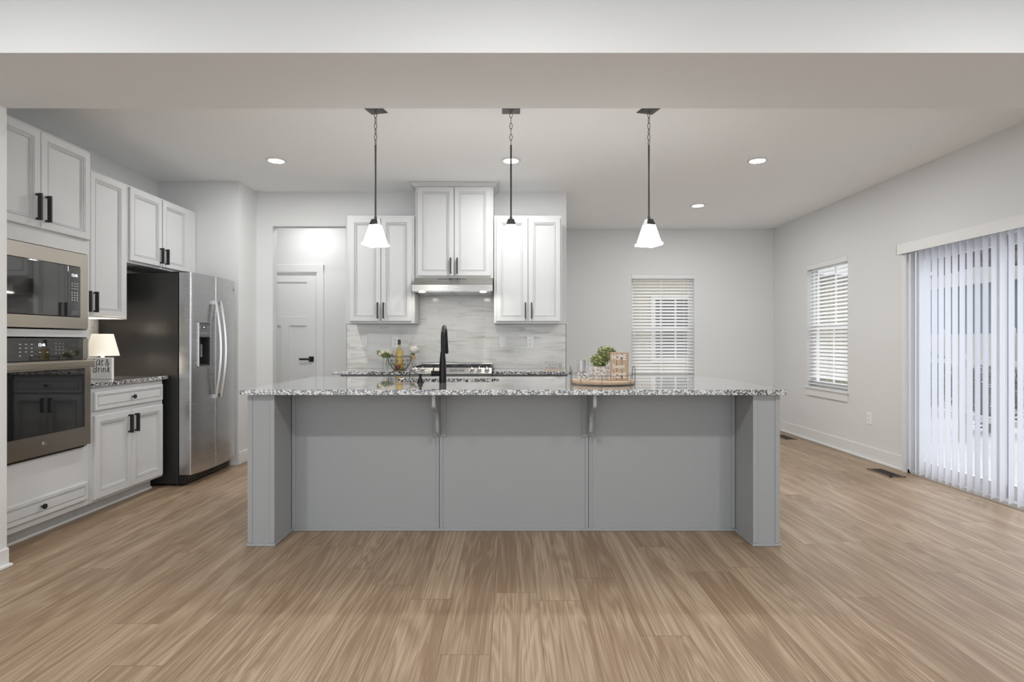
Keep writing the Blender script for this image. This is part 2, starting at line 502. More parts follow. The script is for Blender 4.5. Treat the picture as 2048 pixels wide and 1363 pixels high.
def knob(parent, x, z, y=-0.020):
    bm = BM()
    lathe(bm, [(0.0045, 0), (0.0045, 0.014), (0.0155, 0.018), (0.0165, 0.022), (0.0155, 0.027), (0.008, 0.029)], n=20)
    for v in bm.verts: v.co = Vector((x + v.co.x, y - v.co.z, z + v.co.y))
    return obj('knob', bm, 'black', parent, smooth=True)

def cabinet(name, label, loc, rotz, w_, d, h, doors=(), drawers=(), toe=0, mat_='cab', handle_L=0.135, category='cabinet', group=None, extra=None):
    """local origin: front left bottom corner of the face frame; front faces -y"""
    t = thing(name, label, category, loc, rotz, group)
    bm = BM()
    box(bm, 0, w_, 0, d, toe, h)
    if toe: box(bm, 0.001, w_ - 0.001, 0.095, d, 0, toe + 0.001)
    obj('body', bm, mat_, t, bevel=0.0015)
    for (x0, x1, z0, z1, hx, hz) in doors:
        bm = BM(); rings_panel(bm, x0, x1, z0, z1, DOORP)
        dd = obj('door', bm, mat_, t)
        bm = BM(); pull(bm, hx, hz, handle_L)
        obj('handle', bm, 'black', dd, bevel=0.001)
    for (x0, x1, z0, z1) in drawers:
        bm = BM(); rings_panel(bm, x0, x1, z0, z1, DRAWP)
        dd = obj('drawer', bm, mat_, t)
        knob(dd, (x0 + x1) / 2, (z0 + z1) / 2)
    return t

# ================================================================ THE SETTING
bm = BM(); box(bm, -4.6, 3.75, -3.0, 8.0, -0.1, 0.0)
struct(obj('floor', bm, 'floor'))
bm = BM(); box(bm, -4.6, 3.75, -3.0, 8.0, CEIL, CEIL + 0.1)
struct(obj('ceiling', bm, 'ceil'))
bm = BM(); box(bm, -4.6, XR, BY0, BY1, BZ, CEIL)
struct(obj('trim_1', bm, 'beam'))                      # dropped beam between living room and kitchen
# left stub wall under the beam
bm = BM(); box(bm, -4.6, -2.685, BY0, BY1, 0, BZ)
struct(obj('wall_stub', bm, 'trim'))
bm = BM()
box(bm, -2.685, -2.670, BY0 - 0.014, BY1, 0, 0.10); box(bm, -4.6, -2.670, BY0 - 0.014, BY0, 0, 0.10)
box(bm, -2.685, -2.650, BY0 - 0.03, BY1 + 0.002, 0, 0.018)
struct(obj('baseboard_stub', bm, 'trim', bevel=0.006, seg=3))
# living-room left wall
bm = BM(); box(bm, -4.75, -4.6, -3.0, BY1, 0, CEIL)
struct(obj('wall_living_left', bm, 'wall'))
# kitchen left wall
bm = BM(); box(bm, XL - 0.15, XL, BY1, 5.51, 0, CEIL)
struct(obj('wall_left', bm, 'wall'))
bm = BM(); box(bm, XL - 0.15, -2.64, 5.51, 6.005, 0, CEIL)
struct(obj('wall_alcove', bm, 'wall'))
# kitchen back wall with doorway
bm = BM()
box(bm, -2.64, -2.472, YB, 6.005, 0, CEIL)
box(bm, -2.472, -1.712, YB, 6.005, 2.387, CEIL)
box(bm, -1.712, 0.575, YB, 6.005, 0, CEIL)
struct(obj('wall_back', bm, 'wall'))
# hall behind
bm = BM()
box(bm, -3.6, -3.22, 6.92, 7.05, 0, CEIL); box(bm, -3.22, -2.37, 6.92, 7.05, 2.04, CEIL); box(bm, -2.37, 0.575, 6.92, 7.05, 0, CEIL)
box(bm, -3.7, -3.55, 6.005, 7.05, 0, CEIL); box(bm, -1.50, -1.40, 6.005, 6.92, 0, CEIL)
struct(obj('wall_hall', bm, 'wall'))
bm = BM(); box(bm, 0.47, 0.575, 6.005, 6.92, 0, CEIL); box(bm, 0.47, 0.575, 7.05, YD, 0, CEIL)
struct(obj('wall_partition', bm, 'wall'))
# window openings
WZ0, WZ1 = 0.65, 2.12
WX0, WX1 = 1.663, 2.528
WY0, WY1 = 6.115, 6.95
bm = BM()
box(bm, 0.47, WX0, YD, YD + 0.15, 0, CEIL); box(bm, WX1, XR + 0.15, YD, YD + 0.15, 0, CEIL)
box(bm, WX0, WX1, YD, YD + 0.15, 0, WZ0); box(bm, WX0, WX1, YD, YD + 0.15, WZ1, CEIL)
struct(obj('wall_dining', bm, 'wall'))
SY0, SY1, SZ = 3.36, 5.19, 2.03
bm = BM()
X0, X1 = XR, XR + 0.15
box(bm, X0, X1, WY1, YD, 0, CEIL); box(bm, X0, X1, WY0, WY1, 0, WZ0); box(bm, X0, X1, WY0, WY1, WZ1, CEIL)
box(bm, X0, X1, SY1, WY0, 0, CEIL); box(bm, X0, X1, SY0, SY1, SZ, CEIL); box(bm, X0, X1, -3.0, SY0, 0, CEIL)
struct(obj('wall_right', bm, 'wall'))

def baseboard(name, pts_boxes):
    bm = BM()
    for b_ in pts_boxes: box(bm, *b_)
    return struct(obj(name, bm, 'trim', bevel=0.003))
baseboard('baseboard_right', [(XR - 0.014, XR - 0.0005, 5.25, YD - 0.001, 0.001, 0.135), (XR - 0.028, XR - 0.0005, 5.25, YD - 0.001, 0.001, 0.02)])
baseboard('baseboard_back', [(0.576, XR - 0.03, YD - 0.014, YD - 0.0005, 0.001, 0.135), (0.576, XR - 0.03, YD - 0.028, YD - 0.0005, 0.001, 0.02)])
baseboard('baseboard_left', [(-2.6395, -2.626, 5.51, YB - 0.001, 0.001, 0.12), (-2.64, -2.475, YB - 0.014, YB - 0.0005, 0.001, 0.12)])
baseboard('baseboard_hall', [(-2.27, -1.505, 6.906, 6.9195, 0.001, 0.12)])
baseboard('baseboard_living', [(XR - 0.014, XR - 0.0005, -3.0, 3.30, 0.001, 0.135)])

# windows (structure) : local x along the opening, local -y towards the room
def window(name, loc, rotz, w_, h):
    t = bpy.data.objects.new(name, None); COL.objects.link(t); t.location = loc; t.rotation_euler = (0, 0, rotz); t['kind'] = 'structure'
    bm = BM()
    f = 0.022
    box(bm, 0, f, 0.065, 0.13, 0, h); box(bm, w_ - f, w_, 0.065, 0.13, 0, h); box(bm, f, w_ - f, 0.065, 0.13, h - f, h); box(bm, f, w_ - f, 0.065, 0.13, 0, 0.02)
    obj('frame', bm, 'trim', t)
    mid = h * 0.483
    for (z0, z1, y0, s) in ((mid - 0.02, h - f, 0.10, 0.026), (0.02, mid + 0.02, 0.075, 0.045)):
        bm = BM()
        x0, x1 = f + 0.001, w_ - f - 0.001
        box(bm, x0, x0 + s, y0, y0 + 0.022, z0, z1); box(bm, x1 - s, x1, y0, y0 + 0.022, z0, z1)
        box(bm, x0 + s, x1 - s, y0, y0 + 0.022, z0, z0 + 0.042); box(bm, x0 + s, x1 - s, y0, y0 + 0.022, z1 - 0.042, z1)
        box(bm, w_ / 2 - 0.009, w_ / 2 + 0.009, y0 + 0.004, y0 + 0.018, z0 + 0.042, z1 - 0.042)
        so = obj('sash', bm, 'trim', t)
        bm = BM(); box(bm, x0 + s - 0.004, x1 - s + 0.004, y0 + 0.010, y0 + 0.013, z0 + 0.04, z1 - 0.04)
        obj('pane', bm, 'pane', so)
    bm = BM(); box(bm, -0.022, w_ + 0.022, -0.03, 0.0, -0.02, 0.0); box(bm, 0.0005, w_ - 0.0005, 0.0, 0.07, -0.0, 0.004)
    box(bm, -0.005, w_ + 0.005, -0.016, -0.0005, -0.105, -0.0205)
    obj('window_sill', bm, 'trim', t, bevel=0.003)
    return t
window('window_1', (WX0, YD, WZ0), 0, WX1 - WX0, WZ1 - WZ0)
window('window_2', (XR, WY1, WZ0), -PI / 2, WY1 - WY0, WZ1 - WZ0)

def blinds(label, loc, rotz, w_, h, zb, tilt):
    t = thing('window_blind', label, 'blind', loc, rotz)
    bm = BM(); box(bm, 0.004, w_ - 0.004, 0.004, 0.055, h - 0.045, h - 0.001); box(bm, 0.002, w_ - 0.002, -0.004, 0.004, h - 0.062, h - 0.002)
    obj('headrail', bm, 'trim', t, bevel=0.002)
    bm = BM()
    z = h - 0.075; pitch = 0.0437
    while z > zb + 0.055:
        pts = []
        c, s = math.cos(tilt), math.sin(tilt)
        quad = [(-0.025, -0.0013), (0.025, -0.0013), (0.025, 0.0013), (-0.025, 0.0013)]
        extrude_poly(bm, [(0.033 + a * c - b_ * s, z + a * s + b_ * c) for a, b_ in quad], 'x', 0.008, w_ - 0.008)
        z -= pitch
    obj('slats', bm, 'slat', t)
    bm = BM(); box(bm, 0.006, w_ - 0.006, 0.010, 0.056, zb, zb + 0.018)
    for k in range(3):
        box(bm, 0.008, w_ - 0.008, 0.009, 0.057, zb + 0.022 + k * 0.009, zb + 0.0245 + k * 0.009)
    obj('bottom_rail', bm, 'trim', t, bevel=0.002)
    bm = BM()
    for x in (0.13, w_ / 2, w_ - 0.13):
        for y in (0.006, 0.060):
            tube(bm, [(x, y, zb + 0.01), (x, y, h - 0.05)], 0.0009, 5)
    obj('cord', bm, 'plastic_white', t)
    bm = BM()
    tube(bm, [(0.115, -0.010, h - 0.05), (0.112, -0.012, h - 0.72)], 0.004, 8)
    obj('tilt_wand', bm, 'clear', t)
    return t
blinds('white horizontal slat blind in the far wall window, behind the island', (WX0, YD, WZ0), 0, WX1 - WX0, WZ1 - WZ0, 0.06, math.radians(33))
blinds('white horizontal slat blind in the narrow-looking window on the right side wall', (XR, WY1, WZ0), -PI / 2, WY1 - WY0, WZ1 - WZ0, 0.03, math.radians(33))

# hall door (structure)
t = bpy.data.objects.new('door_1', None); COL.objects.link(t); t.location = (-3.13, 6.93, 0.006); t['kind'] = 'structure'
bm = BM()
W_, Hd = 0.755, 2.025
box(bm, 0.11, W_ - 0.11, 0.012, 0.032, 0.12, Hd - 0.06)
box(bm, 0, 0.11, 0, 0.04, 0, Hd); box(bm, W_ - 0.115, W_, 0, 0.04, 0, Hd)
box(bm, 0.11, W_ - 0.115, 0, 0.04, Hd - 0.115, Hd); box(bm, 0.11, W_ - 0.115, 0, 0.04, 0, 0.22); box(bm, 0.11, W_ - 0.115, 0, 0.04, Hd - 0.645, Hd - 0.54)
box(bm, W_ / 2 - 0.05, W_ / 2 + 0.05, 0, 0.04, 0.22, Hd - 0.645)
dl = obj('door_leaf', bm, 'trim', t)
bm = BM()
box(bm, W_ - 0.085, W_ - 0.025, -0.010, -0.0005, 0.94, 1.005)
box(bm, W_ - 0.062, W_ - 0.045, -0.055, -0.010, 0.963, 0.981)
box(bm, W_ - 0.185, W_ - 0.043, -0.062, -0.046, 0.961, 0.984)
obj('door_handle', bm, 'black', t, bevel=0.002)
bm = BM()
box(bm, W_ + 0.006, W_ + 0.02, -0.01, 0.11, 0, Hd + 0.004)
box(bm, W_ + 0.015, W_ + 0.10, -0.028, -0.0105, 0, Hd + 0.09); box(bm, -0.10, -0.015, -0.028, -0.0105, 0, Hd + 0.09)
box(bm, -0.10, W_ + 0.10, -0.030, -0.0105, Hd + 0.005, Hd + 0.095)
obj('casing', bm, 'trim', t, bevel=0.002)

# sliding glass door (structure)
t = bpy.data.objects.new('door_2', None); COL.objects.link(t); t.location = (XR, SY1, 0); t.rotation_euler = (0, 0, -PI / 2); t['kind'] = 'structure'
Lw = SY1 - SY0
bm = BM()
box(bm, 0, 0.035, 0.0, 0.15, 0, SZ); box(bm, Lw - 0.035, Lw, 0.0, 0.15, 0, SZ); box(bm, 0, Lw, 0.0, 0.15, SZ - 0.04, SZ); box(bm, 0, Lw, 0.0, 0.15, 0, 0.03)
box(bm, -0.06, 0.0, -0.015, -0.0005, 0, SZ + 0.06); box(bm, Lw, Lw + 0.06, -0.015, -0.0005, 0, SZ + 0.06); box(bm, -0.06, Lw + 0.06, -0.015, -0.0005, SZ, SZ + 0.06)
obj('frame', bm, 'trim', t)
for (a, b_, y0) in ((0.035, Lw / 2 + 0.035, 0.04), (Lw / 2 - 0.035, Lw - 0.035, 0.09)):
    bm = BM(); s = 0.075
    box(bm, a, a + s, y0, y0 + 0.04, 0.03, SZ - 0.04); box(bm, b_ - s, b_, y0, y0 + 0.04, 0.03, SZ - 0.04)
    box(bm, a + s, b_ - s, y0, y0 + 0.04, 0.03, 0.13); box(bm, a + s, b_ - s, y0, y0 + 0.04, SZ - 0.115, SZ - 0.04)
    so = obj('sliding_panel', bm, 'trim', t)
    bm = BM(); box(bm, a + s - 0.003, b_ - s + 0.003, y0 + 0.018, y0 + 0.022, 0.125, SZ - 0.11)
    obj('pane', bm, 'pane', so)
# vertical blinds
vb = thing('vertical_blinds', 'white vertical vane blinds with a valance over the sliding glass door at right', 'blind', (XR, 5.17, 0), -PI / 2)
VL = 5.17 - 3.30
bm = BM()
box(bm, 0, VL, -0.12, -0.108, 1.977, 2.065); box(bm, 0, 0.008, -0.12, -0.016, 1.977, 2.065); box(bm, VL - 0.008, VL, -0.12, -0.016, 1.977, 2.065)
box(bm, 0, VL, -0.12, -0.016, 2.063, 2.069)
obj('valance', bm, 'trim', vb, bevel=0.002)
bm = BM(); box(bm, 0.012, VL - 0.012, -0.095, -0.055, 2.005, 2.045); obj('headrail', bm, 'plastic_white', vb)
for k in range(25):
    x = 0.045 + k * 0.073
    if x > VL - 0.03: break
    bm = BM()
    # slightly bowed vane; local frame: x -> world -y, y -> world +x ; direction (sin60, cos60) in world
    ang = math.radians(62 + random.uniform(-1.5, 1.5)) if k > 2 else math.radians(30)
    dx, dy = -math.cos(ang), math.sin(ang)
    nx, ny = -dy, dx
    pts = []
    m_ = 8
    for i in range(m_ + 1):
        s = (i / m_ - 0.5) * 0.089; bow = 0.005 * (1 - (2 * i / m_ - 1) ** 2)
        pts.append((x + dx * s + nx * bow, -0.075 + dy * s + ny * bow))
    top = pts + [(p[0] + nx * 0.0009, p[1] + ny * 0.0009) for p in pts[::-1]]
    extrude_poly(bm, top, 'z', 0.042, 1.995)
    obj('vane', bm, 'vane', vb, smooth=True, angle=50)

# recessed downlights
def downlight(x, y, label, first=[None]):
    if first[0] is None:
        t = thing('recessed_light', label, 'ceiling light', (x, y, CEIL), 0, 'recessed ceiling downlights')
        bm = BM(); lathe(bm, [(0.062, -0.0005), (0.085, -0.0005), (0.086, -0.004), (0.078, -0.009), (0.064, -0.010), (0.062, -0.0005)], n=40, cap=False)
        obj('trim_ring', bm, 'trim', t, smooth=True)
        bm = BM(); lathe(bm, [(0.0615, -0.0008), (0.0615, -0.006)], n=40)
        obj('lens', bm, 'lens', t)
        first[0] = t
    else:
        s = first[0]
        t = s.copy(); COL.objects.link(t); t.location = (x, y, CEIL); t['label'] = label
        for c in s.children:
            if c.type == 'LIGHT': continue
            d = c.copy(); COL.objects.link(d); d.parent = t
    la = bpy.data.lights.new('downlight_lamp', 'AREA'); la.shape = 'DISK'; la.size = 0.12; la.energy = FRONT_W if y < 2 else (DOWNLIGHT_W if x > -2.3 else 4.5); la.color = (1.0, 0.985, 0.965)
    lo = bpy.data.objects.new('downlight_lamp', la); COL.objects.link(lo); lo.parent = t; lo.location = (0, 0, -0.012)
    return t
downlight(-2.01, 4.87, 'recessed round ceiling light at left, between the fridge and the left pendant')
downlight(0.0, 4.87, 'recessed round ceiling light behind the rod of the middle pendant')
downlight(2.11, 4.87, 'recessed round ceiling light at right, nearer of the two right of the right pendant')
downlight(2.13, 6.48, 'recessed round ceiling light farthest back, near the dining wall')
downlight(-2.07, 1.33, 'recessed round ceiling light of the front room, left one')
downlight(0.0, 1.33, 'recessed round ceiling light of the front room, middle one')
downlight(2.10, 1.33, 'recessed round ceiling light of the front room, right one')
downlight(-2.35, 6.42, 'recessed round ceiling light in the hall before the white door')

# ================================================================ LEFT WALL UNITS
RL = PI / 2   # rotation for things facing +x : local x -> world y, local y -> world -x
FX = -2.84
D0, D1 = 3.037, 3.828
tw = D1 - D0
oc = 3.415 - D0   # oven centre local
t = thing('oven_cabinet', 'tall white oven cabinet holding microwave and wall oven at the left edge', 'cabinet', (FX, D0, 0), RL)
bm = BM()
dp = 0.575
box(bm, 0, tw, 0, dp, 1.775, 2.47)       # top box
box(bm, 0, 0.018, 0, dp, 0.10, 1.775); box(bm, tw - 0.018, tw, 0, dp, 0.10, 1.775)
box(bm, 0.018, tw - 0.018, 0.0, dp, 1.222, 1.268)
box(bm, 0.018, tw - 0.018, 0.0, dp, 0.10, 0.495)
box(bm, 0.018, tw - 0.018, dp - 0.02, dp, 0.495, 1.775)
box(bm, 0.001, tw - 0.001, 0.095, dp, 0, 0.101)
obj('body', bm, 'cab', t, bevel=0.0015)
for (x0, x1, hx) in ((0.012, oc - 0.002, oc - 0.035), (oc + 0.002, tw - 0.012, oc + 0.035)):
    bm = BM(); rings_panel(bm, x0, x1, 1.872, 2.455, DOORP); dd = obj('door', bm, 'cab', t)
    bm = BM(); pull(bm, hx, 1.995, 0.16); obj('handle', bm, 'black', dd, bevel=0.001)
bm = BM(); rings_panel(bm, 0.012, tw - 0.03, 0.142, 0.262, DRAWP); dd = obj('drawer', bm, 'cab', t)
knob(dd, oc, 0.205)
bm = BM(); box(bm, 0.0, tw + 0.0, 0.083, 0.0945, 0.0, 0.018); obj('shoe_moulding', bm, 'trim', t, bevel=0.004)

def markings(bm_marks, back, parent, backmat='blackglass'):
    """printed keys on their own thin overlay film"""
    bm_marks.faces.ensure_lookup_table()
    for f in bm_marks.faces: f.material_index = 1
    n0 = len(bm_marks.faces)
    box(bm_marks, *back)
    o = obj('keypad', bm_marks, backmat, parent)
    o.data.materials.append(M['silverkey'])
    return o

# built-in microwave
t = thing('microwave', 'built-in stainless microwave with black glass door above the wall oven', 'microwave', (FX, 3.415, 1.277), RL)
mw = 0.375; mh = 0.490
bm = BM()
gx0, gx1, gz0, gz1 = -0.305, 0.305, 0.073, 0.403
box(bm, -mw, mw, -0.022, -0.001, 0, gz0); box(bm, -mw, mw, -0.022, -0.001, gz1, mh)
box(bm, -mw, gx0, -0.022, -0.001, gz0, gz1); box(bm, gx1, mw, -0.022, -0.001, gz0, gz1)
obj('trim_frame', bm, 'steelreflect', t)
bm = BM(); box(bm, -0.34, 0.34, 0.0, 0.45, 0.02, 0.46); obj('body', bm, 'black', t)
bm = BM(); box(bm, gx0 + 0.003, 0.195, -0.028, -0.002, gz0 + 0.004, gz1 - 0.004); obj('door', bm, 'blackglass', t, bevel=0.002)
bm = BM(); box(bm, 0.197, gx1 - 0.003, -0.028, -0.002, gz0 + 0.004, gz1 - 0.004); cp = obj('control_panel', bm, 'blackglass', t, bevel=0.002)
text_mesh('clock_display', '12:45', 0.026, 'led', cp, face_front(0.250, -0.0287, gz1 - 0.062), narrow=0.9)
bm = BM()
for r in range(3):
    for c in range(3):
        box(bm, 0.225 + c * 0.022, 0.236 + c * 0.022, -0.0286, -0.028, gz1 - 0.115 - r * 0.017, gz1 - 0.111 - r * 0.017)
for r in range(4):
    for c in range(3):
        box(bm, 0.226 + c * 0.022, 0.234 + c * 0.022, -0.0286, -0.028, gz1 - 0.176 - r * 0.016, gz1 - 0.169 - r * 0.016)
markings(bm, (0.220, 0.282, -0.0282, -0.0279, gz1 - 0.235, gz1 - 0.108), cp)
bm = BM(); box(bm, 0.222, 0.285, -0.0288, -0.028, gz0 + 0.015, gz0 + 0.042); obj('open_button', bm, 'greypanel', cp, bevel=0.0003)

# wall oven
t = thing('wall_oven', 'stainless single wall oven with bar handle and black window at left', 'oven', (FX, 3.415, 0.515), RL)
ow = 0.375
bm = BM(); box(bm, -0.355, 0.355, 0.0, 0.53, -0.015, 0.69); obj('body', bm, 'black', t)
bm = BM(); box(bm, -ow, 0.330, -0.022, -0.001, 0.565, 0.698); cp = obj('control_panel', bm, 'blackglass', t, bevel=0.001)
bm = BM(); box(bm, 0.3305, ow, -0.022, -0.001, 0.565, 0.698); obj('side_trim', bm, 'steelreflect', t)
text_mesh('clock_display', '12:46', 0.026, 'led', cp, face_front(0.000, -0.0227, 0.658), narrow=0.9)
bm = BM()
for c, x in enumerate((-0.150, -0.110, -0.070)):
    for r in range(4):
        if r == 3 and c == 1: continue
        box(bm, x - 0.007, x + 0.007, -0.0226, -0.022, 0.660 - r * 0.022, 0.664 - r * 0.022)
for c in range(3):
    for r in range(4):
        box(bm, 0.105 + c * 0.028, 0.111 + c * 0.028, -0.0226, -0.022, 0.665 - r * 0.020, 0.668 - r * 0.020)
for x in (-0.02, 0.035):
    box(bm, x, x + 0.016, -0.0226, -0.022, 0.612, 0.616)
box(bm, -0.275, -0.255, -0.0226, -0.022, 0.592, 0.606)
markings(bm, (-0.285, 0.180, -0.0222, -0.0219, 0.585, 0.672), cp)
bm = BM()
gx0, gx1, gz0, gz1 = -0.318, 0.325, 0.120, 0.505
box(bm, -ow, ow, -0.040, -0.001, 0.0, gz0); box(bm, -ow, ow, -0.040, -0.001, gz1, 0.560)
box(bm, -ow, gx0, -0.040, -0.001, gz0, gz1); box(bm, gx1, ow, -0.040, -0.001, gz0, gz1)
dr = obj('door', bm, 'steelreflect', t)
bm = BM(); box(bm, gx0 + 0.0005, gx1 - 0.0005, -0.039, -0.004, gz0 + 0.0005, gz1 - 0.0005); obj('window_glass', bm, 'blackglass', dr)
bm = BM(); box(bm, -0.365, 0.362, -0.080, -0.062, 0.515, 0.555)
for s in (-1, 1): box(bm, s * 0.345 - 0.012, s * 0.345 + 0.012, -0.063, -0.0402, 0.522, 0.548)
obj('handle', bm, 'steelreflect', dr, bevel=0.004, seg=3)
bm = BM(); lathe(bm, [(0.0165, 0.0), (0.0165, 0.0025), (0.014, 0.0025), (0.014, 0.0015), (0.0115, 0.0015), (0.0105, 0.0028), (0.002, 0.0028)], n=32)
for v in bm.verts: v.co = Vector((v.co.x, -0.0402 - v.co.z, 0.066 + v.co.y))
bg = obj('badge', bm, 'nickel', dr, smooth=True)
# script monogram in the badge
bm = BM()
def mono(pts): tube(bm, [(x * 0.0014, -0.0436, 0.066 + z * 0.0014) for x, z in pts], 0.0004, 5)
mono([(-1, 3), (-4, 3.5), (-5, 0), (-3, -4), (-1, -2), (-2, 0), (-4, -1)])
mono([(1, 0), (3.5, 2), (3.5, 4), (1, 3), (0.5, -2), (2.5, -4), (5, -2)])
obj('monogram', bm, 'nickel', dr)
bm = BM(); box(bm, -ow + 0.01, ow - 0.02, -0.012, -0.001, -0.018, -0.002); obj('bottom_vent', bm, 'black', t)

# base cabinet
cabinet('base_cabinet', 'white base cabinet with one drawer and two doors between oven cabinet and fridge', (FX, D1 + 0.004, 0), RL, 0.80, 0.575, 0.883,
        doors=((0.028, 0.398, 0.118, 0.688, 0.365, 0.590), (0.402, 0.780, 0.118, 0.688, 0.435, 0.590)),
        drawers=((0.028, 0.780, 0.722, 0.848),), toe=0.10)
bc = [o for o in bpy.data.objects if o.name.startswith('base_cabinet')][0]
bm = BM(); box(bm, 0.0, 0.80, 0.083, 0.0945, 0.0, 0.018); obj('shoe_moulding', bm, 'trim', bc, bevel=0.004)
bm = BM(); box(bm, XL + 0.001, -2.81, D1 + 0.003, 4.667, 0.885, 0.915)
tag(obj('countertop', bm, 'granite', bevel=0.004, seg=3), 'short speckled granite countertop with the small lamp and sign, beside the fridge', 'countertop')
# tile strip on the left wall
bm = BM(); box(bm, XL + 0.0005, XL + 0.008, D1 + 0.004, 4.66, 0.9155, 1.369)
struct(obj('trim_2', bm, 'tile'))

# wall cabinets on the left wall
UX = -3.05
cabinet('wall_cabinet', 'tall white wall cabinet above the small lamp, between oven cabinet and fridge', (UX, D1 + 0.004, 1.37), RL, 0.684, 0.365, 1.07,
        doors=((0.010, 0.262, 0.012, 1.055, 0.232, 0.11), (0.268, 0.640, 0.012, 1.055, 0.300, 0.11)), handle_L=0.15)
cabinet('wall_cabinet', 'short white two-door wall cabinet directly above the fridge', (UX, 4.518, 1.822), RL, 0.985, 0.365, 0.618,
        doors=((0.014, 0.424, 0.018, 0.603, 0.395, 0.110), (0.438, 0.815, 0.018, 0.603, 0.470, 0.110)), handle_L=0.135)

# ---------------------------------------------------------------- fridge
fr = thing('refrigerator', 'stainless side-by-side refrigerator with water dispenser and dark grey side', 'refrigerator', (-2.745, 4.69, 0), RL)
fw = 0.755
bm = BM(); box(bm, 0, fw, 0.0, 0.655, 0.02, 1.755); obj('cabinet_body', bm, 'darkside', fr, bevel=0.004)
bm = BM(); box(bm, 0.01, fw - 0.01, -0.055, -0.001, 0.015, 0.085)
for k in range(4): box(bm, 0.03, fw - 0.03, -0.060, -0.055, 0.025 + k * 0.015, 0.032 + k * 0.015)
obj('base_grille', bm, 'black', fr)
for x in (0.02, fw - 0.06):
    bm = BM(); lathe(bm, [(0.018, 0.0), (0.018, 0.02)], x + 0.02, 0.03, 16); obj('foot', bm, 'slot', fr)
for x in (0.005, fw - 0.06):
    bm = BM(); box(bm, x, x + 0.055, -0.07, 0.07, 1.757, 1.772); obj('hinge_cover', bm, 'black', fr, bevel=0.003)
def door_arc(x0, x1, z0, z1, hole=None):
    """bowed door leaf; local; bows outwards (-y)"""
    bm = BM()
    xc = fw / 2
    def yf(x):   # front surface
        return -0.105 - 0.030 * (1 - ((x - xc) / (fw / 2)) ** 2)
    n = 14
    xs = [x0 + (x1 - x0) * i / n for i in range(n + 1)]
    if hole: xs = sorted(set(xs + [hole[0], hole[1]]))
    def edge(x):
        e = min(x - x0, x1 - x); r = 0.012
        return 0 if e >= r else (r - math.sqrt(max(0, r * r - (r - e) ** 2)))
    xs2 = sorted(set(xs + [x0 + 0.002, x0 + 0.006, x0 + 0.012, x1 - 0.002, x1 - 0.006, x1 - 0.012]))
    zs = [z0, z1] if not hole else [z0, hole[2], hole[3], z1]
    V = {}
    for x in xs2:
        for z in zs: V[(x, z)] = bm.verts.new((x, yf(x) + edge(x), z))
    Bk = {}
    for x in (x0, x1):
        for z in zs: Bk[(x, z)] = bm.verts.new((x, -0.008, z))
    for a, b_ in zip(xs2, xs2[1:]):
        for c, d in zip(zs, zs[1:]):
            if hole and a >= hole[0] - 1e-6 and b_ <= hole[1] + 1e-6 and c == hole[2]: continue
            bm.faces.new((V[(a, c)], V[(b_, c)], V[(b_, d)], V[(a, d)]))
    for x in (x0, x1):
        for c, d in zip(zs, zs[1:]):
            bm.faces.new((V[(x, c)], V[(x, d)], Bk[(x, d)], Bk[(x, c)]))
    for z in (z0, z1):
        bm.faces.new([V[(x, z)] for x in xs2] + [Bk[(x1, z)], Bk[(x0, z)]])
    bm.faces.new((Bk[(x0, z0)], Bk[(x1, z0)], Bk[(x1, z1)], Bk[(x0, z1)])) if len(zs) == 2 else bm.faces.new([Bk[(x0, z)] for z in zs] + [Bk[(x1, z)] for z in zs[::-1]])
    return bm, yf
bm, yf = door_arc(0.003, 0.338, 0.092, 1.765, hole=(0.085, 0.262, 0.985, 1.352))
fd = obj('freezer_door', bm, 'steel', fr, smooth=True, angle=30)
bm, yf = door_arc(0.347, fw - 0.003, 0.092, 1.765)
rd = obj('fridge_door', bm, 'steel', fr, smooth=True, angle=30)
# dispenser
a, b_, c, d = 0.086, 0.261, 0.986, 1.351
ym = yf(0.17)
bm = BM()
box(bm, a, b_, ym + 0.004, ym + 0.012, 1.232, d)                  # control face
obj('dispenser_panel', bm, 'greypanel', fd, bevel=0.002)
bm = BM()
box(bm, a, b_, ym + 0.085, ym + 0.09, c, 1.232); box(bm, a, a + 0.004, ym + 0.010, ym + 0.086, c, 1.232); box(bm, b_ - 0.004, b_, ym + 0.010, ym + 0.086, c, 1.232)
box(bm, a, b_, ym + 0.010, ym + 0.09, c, c + 0.012); box(bm, a, b_, ym + 0.012, ym + 0.09, 1.226, 1.232)
box(bm, a + 0.06, b_ - 0.06, ym + 0.045, ym + 0.085, 1.14, 1.226)
obj('dispenser_recess', bm, 'slot', fd)
bm = BM()
box(bm, a + 0.07, b_ - 0.07, ym + 0.028, ym + 0.034, 1.06, 1.17)
obj('dispenser_paddle', bm, 'greypanel', fd)
bm = BM()
for (p, q, r_, s) in ((a - 0.006, a, c - 0.008, d + 0.006), (b_, b_ + 0.006, c - 0.008, d + 0.006), (a - 0.006, b_ + 0.006, c - 0.008, c), (a - 0.006, b_ + 0.006, d, d + 0.006)):
    box(bm, p, q, ym - 0.004, ym + 0.014, r_, s)
obj('dispenser_bezel', bm, 'steelbright', fd, bevel=0.002)
bm = BM()
box(bm, a + 0.05, a + 0.115, ym + 0.003, ym + 0.0042, 1.30, 1.328)
obj('dispenser_display', bm, 'slot', fd)
text_mesh('display_digits', '37 0', 0.018, 'led', fd, face_front(a + 0.082, ym + 0.0028, 1.314), extrude=0.0002)
bm = BM()
for k in range(6): box(bm, a + 0.015 + k * 0.026, a + 0.025 + k * 0.026, ym + 0.0034, ym + 0.0042, 1.262, 1.268)
for k in (0, 5): box(bm, a + 0.015 + k * 0.026, a + 0.025 + k * 0.026, ym + 0.0034, ym + 0.0042, 1.310, 1.316)
markings(bm, (a + 0.010, b_ - 0.010, ym + 0.0037, ym + 0.0041, 1.258, 1.320), fd, 'greypanel')
